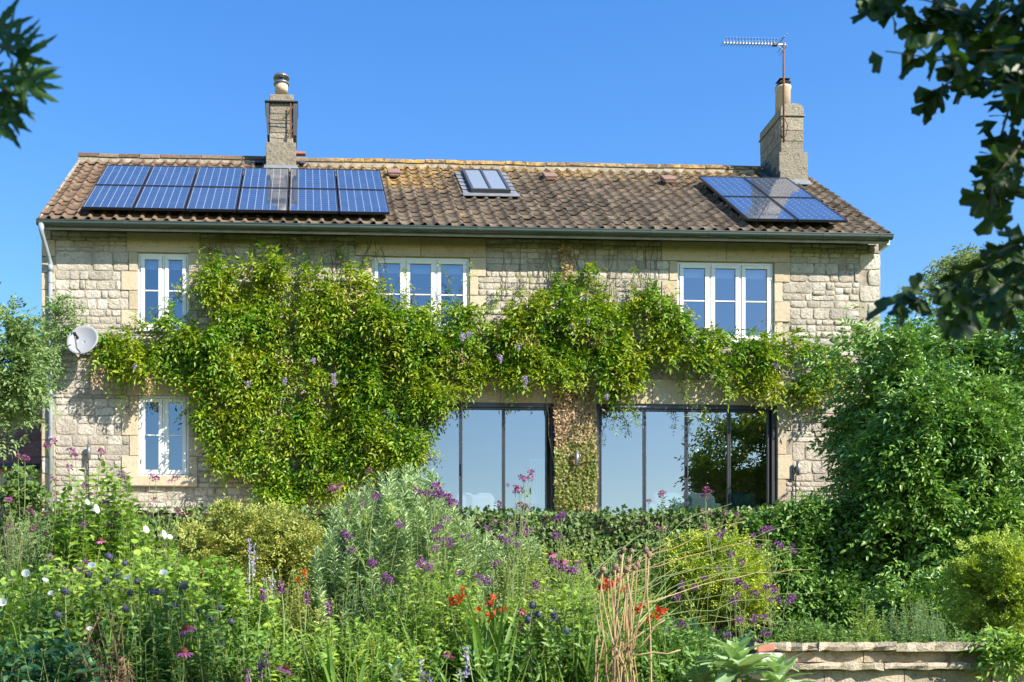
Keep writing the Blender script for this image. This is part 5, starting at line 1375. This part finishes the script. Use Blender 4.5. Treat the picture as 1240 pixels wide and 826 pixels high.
for a in [
    ('mauve verbena rising beside the downpipe foot', [(58,541),(64,535),(63,581),(68,598),(73,622),(66,634)], -10.2, 66, True),
    ('mauve verbena topping the bush below the dark tube lamp', [(86,546),(90,553),(84,566),(122,548),(102,588),(105,600)], -10.6, 100, True),
    ('purple verbena between the tall bush and the window sill', [(148,580),(147,574),(135,638),(107,617),(100,636),(128,610),(141,625)], -10.7, 130, False),
    ('thin verbena stems against the white stone under the window sill', [(182,577),(188,580),(212,580),(182,612),(216,621),(186,605)], -10.9, 200, True),
    ('verbena over the grey feathery plant by the outbuilding', [(11,606),(36,620),(40,642),(12,640),(22,552),(30,556),(58,645)], -10.3, 25, True),
    ('purple verbena low in the bed below the tall bush', [(61,674),(84,702),(103,681),(103,690),(92,690),(75,690)], -11.6, 88, False),
    ('pink tinged verbena left high against the green climber', [(446,571),(412,589),(407,594),(402,590)], -10.9, 430, True),
    ('broad purple verbena cluster crowning the grey spurge', [(505,596),(512,598),(529,599),(536,599),(542,602),(549,610),(528,590),(520,600),(545,606)], -11.4, 520, False, 1.2),
    ('dark purple verbena inside the spurge, lower heads', [(458,601),(453,603),(439,612),(484,636),(417,648),(426,666),(423,653)], -11.3, 450, False),
    ('purple verbena in front of the spurge centre', [(515,687),(512,682),(519,690),(470,702),(465,699),(473,703),(452,682)], -12.0, 490, False),
    ('purple verbena at the spurge edge facing the lamp', [(532,639),(526,642),(542,657),(526,665),(546,661),(563,651),(530,655),(553,695),(538,630)], -11.6, 545, False),
    ('tall mauve verbena standing before the door glass', [(642,572),(637,581),(644,580),(633,580),(624,590),(628,593)], -11.2, 620, True),
    ('mauve verbena cluster below the door frame', [(603,611),(637,615),(630,612),(611,644),(600,632),(619,634),(631,645)], -11.0, 612, True),
    ('lilac verbena cluster beside the door pier', [(639,644),(615,657),(622,649),(590,640),(634,636),(606,653),(627,660)], -11.1, 625, False),
    ('purple verbena behind the red crocosmia', [(597,684),(582,705),(578,700),(588,703),(650,714),(667,717),(646,708)], -11.6, 610, False),
    ('verbena raised in front of the ivied pier foot', [(680,626),(675,628),(683,623),(677,651),(674,648)], -10.7, 680, False),
    ('verbena scattered below the pier among echinacea', [(692,692),(688,690),(680,689),(699,683),(697,692),(672,682)], -11.3, 688, False),
    ('verbena heads before the sofa glass, on leaning stems', [(802,596),(786,607),(797,641),(800,598)], -10.2, 800, True),
    ('verbena heads crossing the dark reflecting pane', [(855,593),(854,602),(852,619),(878,622),(892,623),(857,638)], -10.0, 860, True),
    ('verbena heads above the golden shrub crown', [(873,647),(870,649),(877,643),(907,657),(886,671),(898,680)], -9.8, 885, False),
    ('verbena against the ivy past the golden shrub', [(927,642),(931,640),(923,643),(919,663),(946,663),(942,660),(958,666),(960,660),(912,650)], -9.7, 935, False),
    ('verbena low on the golden shrub face', [(870,689),(851,700),(840,711),(825,711),(826,706),(816,724),(822,722)], -10.2, 845, False),
    ('verbena tangled at the right flank of golden shrub', [(894,720),(895,705),(886,730),(890,728),(913,718),(900,708),(904,712)], -10.3, 895, False),
    ('purple verbena leaning out over the ivy towards the coping', [(927,711),(935,712),(943,727),(956,729),(933,727),(959,722),(938,716)], -10.1, 930, False),
    ('purple verbena heads just above the low wall end', [(912,753),(925,765),(928,770),(891,751),(915,747),(928,747),(916,776)], -11.0, 915, False),
    ('purple verbena at the foot of arching grass', [(863,763),(869,784),(822,761),(826,758),(807,765),(880,770)], -11.4, 850, False),
    ]: verbena(*a)

# --- globe thistles
def globe_ball():
    b = MB(); b.ball((0, 0, 0), .024, 10, 7)
    for i in range(90):
        u = Vector(rnd3(1)[0]); a = u.orthogonal().normalized()
        b.v += [tuple(u * .022 + a * .003), tuple(u * .022 - a * .003), tuple(u * .034)]; n = len(b.v); b.f.append((n-3, n-2, n-1))
    me = bpy.data.meshes.new('flower_head'); me.from_pydata(b.v, [], b.f); me.materials.append(M['thistle']); return me
GLOBE = globe_ball()
def thistle(label, heads, Y, bx):
    base = base_under(bx, Y); t = empty('globe_thistle', base, label, 'flower', 'globe thistles in the bed')
    tips = np.array([at(x, y, Y + random.uniform(-.12, .12)) for x, y in heads]); A = np.tile(np.array(base), (len(tips), 1)) + rng.normal(0, .05, (len(tips), 3)) * np.array([1, 1, 0])
    tri_tubes('stem', A, tips, .006, .004, M['stem'], t)
    for p in tips:
        o = link_mesh('flower_head', GLOBE, None, t); o.location = p; q = random.uniform(.75, 1.05); o.scale = (q, q, q); o.rotation_euler = (random.uniform(0, 3), random.uniform(0, 3), 0)
for a in [
    ('slate blue globe thistle nearest the white bindweed trumpets', [(132,674),(151,682),(108,697),(121,713),(129,703),(142,695)], -12.3, 125),
    ('slate blue globe thistle pair in the middle of the dark clump', [(158,718),(166,704),(182,716),(190,717),(196,718)], -12.6, 175),
    ('slate blue globe thistle above the dark coneflower', [(219,710),(223,709),(211,734),(203,734),(241,739)], -12.7, 218),
    ('slate blue globe thistle before the lime green clump', [(266,735),(251,747),(280,753),(267,782),(256,750)], -12.6, 262),
    ('slate blue globe thistle low at the bed edge', [(79,716),(152,737),(70,745)], -12.8, 95),
    ('dark globe thistle beside the pink coneflowers', [(645,744),(652,744),(645,733),(640,750)], -12.3, 648),
    ('dark globe thistle clump before the dry stalks', [(665,753),(671,745),(674,751),(665,764),(686,765),(669,740)], -12.3, 672),
    ]: thistle(*a)

# --- coneflowers
def petal_ring(n, r0, L, w, drop, mt):
    b = MB()
    for k in range(n):
        a = 2*math.pi*k/n + random.uniform(-.1, .1); ca, sa = math.cos(a), math.sin(a); q = L * random.uniform(.85, 1.1); dz = -drop * random.uniform(.7, 1.3)
        pts = [(r0, -w*.3, 0), (r0, w*.3, 0), (r0 + q*.55, w*.5, dz*.35), (r0 + q, w*.25, dz), (r0 + q, -w*.25, dz), (r0 + q*.55, -w*.5, dz*.35)]
        b.poly([(x*ca - y*sa, x*sa + y*ca, z) for x, y, z in pts])
    me = bpy.data.meshes.new('petals'); me.from_pydata(b.v, [], b.f); me.materials.append(mt); return me
def coneflower(label, px, py, Y, mt='pink', s=1.0, bx=None):
    p = Vector(at(px, py, Y)); base = base_under(bx or px + random.uniform(-8, 8), Y); t = empty('coneflower', base, label, 'flower', 'coneflowers in the bed')
    tri_tubes('stem', np.array([base]), np.array([p]), .006, .004, M['stem'], t)
    b = MB(); b.lathe([(.004, -.012), (.021, -.004), (.023, .006), (.018, .018), (.008, .026), (.001, .028)], (0, 0, 0), 12)
    for i in range(60):
        a, q = random.uniform(0, 6.28), random.random(); r_ = .023 * math.sqrt(1 - q*q); u = Vector((math.cos(a)*r_, math.sin(a)*r_, .026*q)); n = u.normalized(); o = n.orthogonal().normalized() * .0025
        b.v += [tuple(u + o), tuple(u - o), tuple(u + n * .008)]; k = len(b.v); b.f.append((k-3, k-2, k-1))
    rx, ry = random.uniform(-.1, .45), random.gauss(0, .25)
    for o in (b.build('flower_centre', M['cone'], t, True), link_mesh('petals', petal_ring(14, .014, .045, .017, .022, M[mt]), None, t)):
        o.location = p; o.rotation_euler = (rx, ry, 0); o.scale = (s*.85, s*.85, s*.85)
    c = np.array([base.lerp(p, random.uniform(.2, .8)) for _ in range(6)]); L = rng.uniform(.07, .12, 6); leaf_cloud('leaves', c, rnd3(6) + np.array([0, 0, .4]), rnd3(6), L, L * .32, M['mid'], t, 'lance')
for a in [('deep rose coneflower beside the crocosmia swords', 592, 731, -12.2, 'mauve', 1.15), ('pink coneflower with drooping petals, upper of the close pair', 632, 741, -12.2, 'pink', 1.15), ('pink coneflower with drooping petals, lower of the close pair', 631, 759, -12.3, 'pink', 1.05),
          ('lilac pink coneflower low among nettle leaves', 542, 793, -12.8, 'mauve', 1.0), ('lilac pink coneflower at the bed corner under the spurge', 346, 809, -13.0, 'mauve', 1.1), ('deep plum coneflower under the globe thistles, its petals hanging', 226, 761, -13.1, 'mauve', 1.25),
          ('deep plum coneflower lowest in the dark clump', 223, 790, -13.2, 'mauve', 1.3), ('pale pink coneflower before the ivy below the pier', 668, 671, -11.2, 'pink', 1.0), ('pink coneflower with orange centre beside the pier foot', 681, 680, -11.2, 'pink', .95),
          ('faded pink coneflower in the tall purple bush', 122, 655, -11.4, 'pink', 1.0)]: coneflower(*a)

# --- crocosmia: sword leaves and red sprays
def blade_mesh(name, bend, w):
    V, F = [], []; n = 7
    for k in range(n):
        t = k / (n - 1); ww = w * (.55 + .8*t*(1-t)*1.6) * (1 - t**4) + .0008
        y = -bend * t*t; z = t * (1 - .25*bend*t)
        V += [(-ww, y + .006, z), (0, y, z), (ww, y + .006, z)]
    for k in range(n - 1):
        a = 3*k; F += [(a, a+1, a+4, a+3), (a+1, a+2, a+5, a+4)]
    me = np_mesh(name, np.array(V), np.array(F), True); me.materials.append(M['blade']); return me
BLADES = [blade_mesh('leaf', b_, .022) for b_ in (.05, .15, .3, .5)]
def red_floret():
    b = MB()
    for k in range(6):
        a = k*1.047; o = (math.cos(a), math.sin(a)); b.poly([(0, 0, 0), (o[0]*.012 - o[1]*.006, o[1]*.012 + o[0]*.006, .022), (o[0]*.026, o[1]*.026, .03), (o[0]*.012 + o[1]*.006, o[1]*.012 - o[0]*.006, .022)])
    b.tube([(0, 0, -.03), (0, 0, .004)], [.002, .005], 5, False)
    me = bpy.data.meshes.new('flower'); me.from_pydata(b.v, [], b.f); me.materials.append(M['red']); return me
RED = red_floret()
def crocosmia(label, bx, Y, tops, flowers):
    base = base_under(bx, Y); t = empty('crocosmia', base, label, 'flower', 'crocosmia clumps in the bed')
    for (x, y) in tops:
        p = Vector(at(x, y, Y + random.uniform(-.2, .2))); b0 = base + Vector((random.gauss(0, .06), random.gauss(0, .06), 0)); v = p - b0
        o = link_mesh('leaf', random.choice(BLADES), None, t); o.location = b0; L = v.length
        o.matrix_basis = Matrix.Translation(b0) @ v.to_track_quat('Z', 'Y').to_matrix().to_4x4() @ Matrix.Rotation(random.uniform(0, 6.28), 4, 'Z') @ Matrix.Diagonal((1, L, L, 1))
        adopt(o, t)
    A, B = [], []
    for (x, y, n, w) in flowers:
        p0 = Vector(at(x - w * .5, y + 6, Y)); p1 = Vector(at(x + w * .6, y - 3, Y - .06)); A += [base, p0]; B += [p0, p1]
        for k in range(n):
            o = link_mesh('flower', RED, None, t); q = p0.lerp(p1, k / max(1, n - 1)) + Vector((random.gauss(0, .012), random.gauss(0, .012), random.gauss(.012, .012)))
            o.location = q; o.rotation_euler = (random.uniform(.2, 1.8), random.gauss(0, .6), random.uniform(0, 6)); s = random.uniform(.7, 1.2); o.scale = (s, s, s)
    tri_tubes('stem', np.array(A), np.array(B), .004, .003, M['stem'], t)
R_ = lambda a, b_, n: [(random.uniform(*a), random.uniform(*b_)) for _ in range(n)]
crocosmia('red crocosmia with sword leaves beside the pink coneflowers', 592, -12.4, R_((555, 650), (700, 790), 34), [(552, 726, 9, 16), (590, 733, 4, 12), (598, 745, 5, 14)])
crocosmia('brightest red crocosmia spray in front of the dry stalks', 728, -12.5, R_((690, 770), (725, 800), 22), [(729, 710, 7, 12), (741, 709, 7, 12), (750, 716, 3, 10)])
crocosmia('orange red crocosmia low beside the arching grass', 792, -12.0, R_((760, 835), (745, 810), 18), [(799, 739, 7, 13), (787, 750, 5, 10), (773, 738, 4, 9)])
crocosmia('sword leaved clump without flowers at the picture edge below the spurge', 418, -13.0, R_((372, 470), (745, 815), 20), [(364, 700, 2, 6)])

# --- dry stalks with seed heads
def pod_mesh():
    b = MB(); b.lathe([(.003, -.024), (.012, -.018), (.021, 0), (.019, .012), (.010, .019), (.013, .024), (.012, .026), (.001, .026)], (0, 0, 0), 9)
    me = bpy.data.meshes.new('seed_pod'); me.from_pydata(b.v, [], b.f); me.materials.append(M['pod']); return me
POD = pod_mesh()
def dry_stalks():
    Y = -12.9; base = base_under(748, Y); t = empty('dry_stalks', base, 'straw coloured clump of dry stalks with brown seed heads', 'plant')
    heads = [(755,666),(782,666),(765,668),(761,680),(772,684),(768,688),(745,686),(730,690),(743,693),(748,691),(752,676),(779,733),(736,698),(758,690),(726,697),(786,672)]
    for (x, y) in heads:
        p = Vector(at(x, y, Y + random.uniform(-.1, .1))); o = link_mesh('seed_pod', POD, None, t); o.location = p; s = random.uniform(.8, 1.15); o.scale = (s, s, s); o.rotation_euler = (random.gauss(0, .3), random.gauss(0, .3), 0)
        MB().tube(arc(base + Vector((random.gauss(0, .10), random.gauss(0, .06), 0)), p, 0, 5, .014), [.0065, .006, .006, .0055, .005, .004], 5).build('stalk', M['straw'], t, True)
    for k in range(10):
        x = random.gauss(744, 24); p = Vector(at(x, random.uniform(690, 800), Y + random.uniform(-.15, .15)))
        MB().tube(arc(base + Vector((random.gauss(0, .09), random.gauss(0, .06), 0)), p, 0, 5, .02), [.0065, .006, .0055, .005, .004, .003], 5).build('stalk', M['straw'], t, True)
    for k in range(4):
        x = random.uniform(700, 770); a = Vector(at(x, random.uniform(770, 826), Y - .1)); p = Vector(at(x + random.uniform(20, 60), random.uniform(745, 800), Y - .12))
        MB().tube(arc(a, p, 0, 4, .01), .005, 5).build('stalk', M['straw'], t, True)
dry_stalks()
def arching_grass():
    Y = -11.2; base = base_under(735, Y); t = empty('arching_grass', base, 'long pale grass stems arching out over the golden shrub', 'grass')
    for (x0, y0, x1, y1, sag) in ((690,752,886,610,.16),(700,760,962,636,.10),(720,740,986,664,.12),(735,752,985,702,.2),(740,764,1000,716,.05),(690,740,800,640,.14),(700,742,850,640,.1),(720,772,960,770,.16),(745,732,900,690,.12),(690,720,790,640,.05),(750,742,955,668,.02),(715,778,890,722,.1),(760,770,1000,760,.1),(755,700,935,655,.05),(770,735,980,690,.07),(700,735,900,632,.1),(735,720,870,655,.05)):
        MB().tube(arc(at(x0, y0, Y - .2), at(x1, y1, Y + random.uniform(.2, .9)), sag, 9, .012), [.0050 - .00035*i for i in range(10)], 5).build('grass_stem', random.choice((M['straw'], M['stem'], M['stem'], M['stem'])), t, True)
    n = 150; px = rng.normal(725, 26, n); T_ = at(px + rng.normal(18, 34, n), rng.uniform(655, 760, n), Y); B = np.tile(np.array(base), (n, 1)) + rng.normal(0, .10, (n, 3)) * np.array([1, 1, 0])
    d = T_ - B; leaf_cloud('blades', B, d, rng.normal(0, .5, (n, 3)) + np.array([0, -1, 0]), np.linalg.norm(d, axis=1), rng.uniform(.007, .012, n), M['blade'], t, 'blade')
arching_grass()

# --- silvery rosette of big soft leaves
def big_leaf(bend):
    V, F = [], []; n = 9
    for k in range(n):
        t = k / (n - 1); w = .19 * (math.sin(math.pi * min(1, t * .93 + .07)) ** .75) * (1 - .25*t) + .003; y = t; z = .25*t - bend*t*t
        V += [(-w, y, z + .07 * w / .19 + random.gauss(0, .012)), (-w*.5, y, z + .03), (0, y, z), (w*.5, y, z + .03), (w, y, z + .07 * w / .19 + random.gauss(0, .012))]
    for k in range(n - 1):
        for j in range(4): a = 5*k + j; F.append((a, a+1, a+6, a+5))
    me = np_mesh('leaf', np.array(V), np.array(F), True); me.materials.append(M['silver']); return me
BIG = [big_leaf(b_) for b_ in (.25, .45, .7, .9)]
def rosette(label, px, py, Y, n, L0, seed):
    r = random.Random(seed); p = Vector(at(px, py, Y)); t = empty('mullein', p, label, 'plant', 'silvery rosettes at the bed front')
    for k in range(n):
        a = k * 2.39996; f = k / n; el = .15 + 1.1 * f; L = L0 * (1 - .45 * f) * r.uniform(.85, 1.15)
        o = link_mesh('leaf', r.choice(BIG), None, t)
        o.matrix_basis = Matrix.Translation(p + Vector((0, 0, .12 * f))) @ Matrix.Rotation(a, 4, 'Z') @ Matrix.Rotation(el, 4, 'X') @ Matrix.Diagonal((L * 1.0, L, L, 1))
        adopt(o, t)
    MB().tube([p - Vector((0, 0, .3)), p + Vector((0, 0, .16))], [.03, .015], 6).build('stem', M['stem'], t)
rosette('large silvery leaved rosette in front of the low wall end', 894, 822, -12.9, 26, .35, 4)
rosette('silvery leaved rosette spreading low towards the wall blocks', 942, 838, -12.8, 20, .31, 5)
rosette('small silvery rosette at the bed foot below the coneflower', 478, 836, -13.3, 13, .16, 6)
rosette('half hidden silvery rosette below the golden shrub', 850, 832, -12.7, 16, .26, 7)

# --- lavender-like spikes
def spikes(label, pts, Y, name='flower_spike', mt='lilac', h=26):
    base = base_under(pts[0][0], Y); t = empty('catmint', base, label, 'flower', 'grey flower spikes in the bed')
    A, B = [], []
    for (x, y) in pts:
        p = Vector(at(x, y, Y)); s = depth_of(Y) / FPX; A.append(Vector((p.x + random.gauss(0, .03), Y, ground_z(p.x, Y)))); B.append(p)
        m = 46; tt = rng.uniform(0, 1, m); P = np.array(p) + np.stack([rng.normal(0, .008, m), rng.normal(0, .010, m), -tt * h * s], -1); L = rng.uniform(.018, .028, m)
        leaf_cloud(name, P, rnd3(m) + np.array([0, 0, .8]), rnd3(m), L, L * .7, M[mt], t)
    tri_tubes('stem', np.array(A), np.array(B), .004, .003, M['silver'], t)
spikes('grey lilac spires in front of the clipped hedge', [(302,655),(308,660),(300,690),(322,700),(330,690)], -11.6, h=40)
spikes('soft grey spires at the bed front under the nettle leaves', [(511,800),(565,785),(557,812),(520,815)], -13.0, h=36)
spikes('small violet spires beside the spurge', [(318,714),(340,705),(398,730),(372,716)], -12.0, mt='purple', h=16)
spikes('short violet spires at the dark corner under the lime clump', [(315,800),(322,790),(300,812)], -13.0, mt='purple', h=22)

# --- white trumpets of the bindweed
def trumpet():
    b = MB(); prof = [(.004, -.06), (.007, -.04), (.013, -.024), (.022, -.01), (.033, .0), (.039, .001)]
    b.lathe(prof, (0, 0, 0), 14, False)
    me = bpy.data.meshes.new('trumpet_flower'); me.from_pydata(b.v, [], b.f); me.polygons.foreach_set('use_smooth', np.ones(len(me.polygons), bool)); me.materials.append(M['petal_white']); return me
TRUMP = trumpet()
for (x, y, tilt, turn, s) in ((31,694,1.2,0,1.1),(3,729,1.3,.2,1.1),(61,718,.9,-.4,.8),(55,702,.5,.5,.9),(111,684,1.0,.2,1.0),(154,699,.6,-.5,.9),(198,693,.8,.1,1.1),(108,761,.7,-.3,.9),(177,641,.7,1.2,1.2),(199,647,.4,1.4,1.4),(117,616,.4,1.4,1.5),(206,650,.8,1.0,.9),(106,608,.6,1.2,.9)):
    o = link_mesh('trumpet_flower', TRUMP, None, bindweed); o.location = Vector(at(x, y, -12.75 if y > 660 else -11.3)); o.rotation_euler = (tilt, turn, 0); o.scale = (s*.64, s*.64, s*.75)
    adopt(o, bindweed)

# ================================================================== THE TREES THE PICTURE IS TAKEN UNDER
def fan_leaf(seed):
    r = random.Random(seed); V = [(0, 0, 0)]; n = 12; F = []
    for ring, rr in ((0, .5), (1, 1.0)):
        for k in range(n + 1):
            a = math.radians(-62 + 124 * k / n); q = rr
            if ring:
                q *= 1 - .34 * math.exp(-((k - n/2) / 1.0) ** 2) - .07 * math.cos(k * 2.1 + seed) - .03 * r.random()
            V.append((q * math.sin(a), q * math.cos(a), .10 * math.sin(k * .9 + seed) * rr + r.gauss(0, .01)))
    for k in range(n):
        F.append((0, 1 + k, 2 + k)); F.append((1 + k, n + 2 + k, n + 3 + k)); F.append((1 + k, n + 3 + k, 2 + k))
    me = np_mesh('leaf', np.array(V), np.array(F), True); me.materials.append(M['ginkgo']); return me
FANS = [fan_leaf(s) for s in range(5)]
TPL['fan'] = (np.array([(0,0,0), (-.62,.5,.06), (-.4,.92,0), (-.06,.72,.05), (.06,.72,.05), (.4,.92,0), (.62,.5,.06)], float), np.array([(0,2,1),(0,3,2),(0,4,3),(0,5,4),(0,6,5)]))
def fan_tree():
    base = Vector((4.6, -17.6, -4.75)); t = empty('fan_leaved_tree', base, 'dark fan leaved tree reaching in at the upper corner of the sky', 'tree')
    tk = arc(base, (4.2, -17.7, 2.6), 0, 7, .05); MB().tube(tk, [.19, .17, .15, .14, .12, .10, .08, .05], 10).build('trunk', M['bark'], t, True)
    tw, spots = [], []
    lines = [[(1330,40),(1230,42),(1150,36),(1085,14),(1050,2)], [(1330,70),(1240,78),(1165,92),(1112,120)], [(1300,60),(1225,120),(1205,190),(1212,255)], [(1310,140),(1240,170),(1205,215),(1195,262)],
             [(1330,280),(1240,302),(1170,335),(1120,360),(1076,378)], [(1330,300),(1245,325),(1185,365),(1150,386)], [(1320,330),(1250,350),(1215,382)], [(1310,20),(1230,8),(1170,14),(1120,0),(1060,-10)], [(1300,0),(1240,60),(1190,62),(1130,70),(1072,62)], [(1330,250),(1262,282),(1210,305)], [(1330,90),(1250,110),(1218,95)], [(1280,-20),(1210,20),(1190,60)]]
    for k, ln in enumerate(lines):
        Y = -17.05 + random.uniform(-.25, .25); pts = [Vector(at(x, y, Y + random.uniform(-.05, .05))) for x, y in ln]; tw.append((pts, [.005, .004, .003, .002, .0015][:len(pts)]))
        for a, b_ in zip(pts[:-1], pts[1:]):
            m = max(1, int((b_ - a).length / .0125)); spots += [(a.lerp(b_, q / m), (b_ - a).normalized()) for q in range(m)]
    for i, p0 in enumerate(tk[2:]):
        pass
    st = Vector((4.35, -17.65, -1.2))
    side = []
    for (pts, _) in list(tw):
        q = arc(st + Vector((0, 0, random.uniform(-.3, .6))), pts[0], .1, 5, .03); tw.append((q, [.03, .024, .018, .012, .008, .005]))
        side += [a.lerp(b_, random.random()) for a, b_ in zip(q[:-1], q[1:]) for _ in range(26)]
    tube_mesh('branch', tw, M['bark'], t, 6)
    for (p, d) in spots:
        dd = (d * .4 + Vector((random.gauss(0, .6), random.gauss(0, .5), random.gauss(-.35, .6)))).normalized(); L = random.uniform(.036, .062)
        o = link_mesh('leaf', random.choice(FANS), None, t); z = (Vector((random.gauss(0, .5), -1 + random.gauss(0, .5), random.gauss(.2, .5)))); x = dd.cross(z).normalized(); z = x.cross(dd)
        o.matrix_basis = Matrix.Translation(p + dd * .02) @ Matrix((x, dd, z)).transposed().to_4x4() @ Matrix.Diagonal((L, L, L, 1)); adopt(o, t)
    # the rest of the crown, unseen, its lobes placed to shade leaves and bed
    P = []
    for c, r_, n in (((3.5, -18.3, -.55), (1.15, 1.2, 1.25), 2600), ((2.8, -16.9, 1.5), (.95, .7, .8), 900), ((4.7, -18.3, .8), (1.3, 1.2, 1.5), 1500)):
        P.append(np.array(c) + rnd3(n) * rng.uniform(.35, 1, (n, 1)) ** .6 * np.array(r_))
    P.append(np.array([tuple(v) for v in side]) + rng.normal(0, .09, (len(side), 3)))
    P = np.concatenate(P); n = len(P)
    # keep the crown out of the part of the view where the photograph shows clear sky
    px, py = px_of(P); inside = (px > -10) & (px < 1250) & (py > -12) & (py < 840) & ~((px > 1185) & (py < 110))
    P = P[~inside]; n = len(P); L = rng.uniform(.05, .08, n)
    leaf_cloud('crown', P, rnd3(n) + np.array([0, 0, -.5]), rnd3(n), L, L, M['ginkgo'], t, 'fan')
fan_tree()
def lobed_leaf(seed):
    r = random.Random(seed); out = []
    lobes = [(-118, .42), (-78, .70), (-38, .92), (0, 1.05), (38, .92), (78, .70), (118, .42)]
    pts = [(0.02, -.02)]
    for i, (a, L) in enumerate(lobes):
        ra = math.radians(a); u = (math.sin(ra), math.cos(ra)); v = (u[1], -u[0])
        for (t, w) in ((.30, -.075), (.48, -.12), (.52, -.085), (.66, -.10), (.70, -.06), (.85, -.05), (1.0, 0), (.85, .05), (.70, .06), (.66, .10), (.52, .085), (.48, .12), (.30, .075)):
            pts.append((u[0]*t*L + v[0]*w*L, u[1]*t*L + v[1]*w*L))
    V = [(0, .05, 0)] + [(x, y, .12 * (x*x + y*y) * math.sin(3*x + seed) + r.gauss(0, .006)) for x, y in pts]; n = len(pts)
    F = [(0, 1 + i, 1 + (i + 1) % n) for i in range(n)]
    me = np_mesh('leaf', np.array(V), np.array(F), False); me.materials.append(M['maple']); return me
LOBED = [lobed_leaf(s) for s in range(3)]
def lobed_tree():
    base = Vector((-4.4, -20.6, -4.75)); t = empty('lobed_leaved_tree', base, 'dark deeply lobed leaves hanging in at the sky edge above the outbuilding', 'tree')
    tk = arc(base, (-3.4, -20.2, 1.2), 0, 6, .04); MB().tube(tk, [.12, .11, .10, .09, .08, .06, .04], 8).build('trunk', M['bark'], t, True)
    Y = -17.5; tw = [([Vector(at(x, y, Y)) for x, y in ln], [.008, .006, .004, .003][:len(ln)]) for ln in ([(-90,40),(-30,50),(20,60),(45,72)], [(-90,60),(-30,90),(10,110)], [(-80,90),(-30,130),(2,150)])]
    tw += [(arc((-3.7, -20.3, .1), p[0][0], .25, 7, .03), [.03, .025, .02, .017, .014, .012, .01, .008]) for p in list(tw)]
    tube_mesh('branch', tw, M['bark'], t, 6)
    for (x, y, ang, L) in ((22,70,70,.10),(6,60,20,.09),(14,92,120,.115),(30,100,100,.085),(2,112,160,.10),(0,140,150,.085),(-6,36,30,.10),(18,50,45,.075),(-14,90,100,.10),(40,86,110,.075),(-10,150,170,.09),(8,128,140,.075)):
        a = math.radians(ang); p = Vector(at(x, y, Y + random.uniform(-.08, .08))); dd = Vector((math.sin(a), random.gauss(0, .2), math.cos(a))).normalized(); z = Vector((random.gauss(0, .3), -1, random.gauss(.2, .3))); xx = dd.cross(z).normalized(); z = xx.cross(dd)
        o = link_mesh('leaf', random.choice(LOBED), None, t); o.matrix_basis = Matrix.Translation(p) @ Matrix((xx, dd, z)).transposed().to_4x4() @ Matrix.Diagonal((L, L, L, 1)); adopt(o, t)
    n = 900; P = np.concatenate([np.array([-1.2, -18.9, -.4]) + rnd3(n) * rng.uniform(.3, 1, (n, 1)) * np.array([1.3, .8, .8]), np.array([.2, -18.7, -.35]) + rnd3(n) * rng.uniform(.3, 1, (n, 1)) * np.array([.9, .7, .6])])  # unseen overhead crown, placed towards the sun to shade the hanging leaves
    px, py = px_of(P); dep = (P - CAM) @ _F; inside = (px > -15) & (px < 1255) & (py > -15) & (py < 840) & (dep > 0); P = P[~inside]; n = len(P); L = rng.uniform(.08, .12, n)
    leaf_cloud('crown', P, rnd3(n) + np.array([0, 0, -.4]), rnd3(n), L, L, M['maple'], t, 'ivy')
lobed_tree()
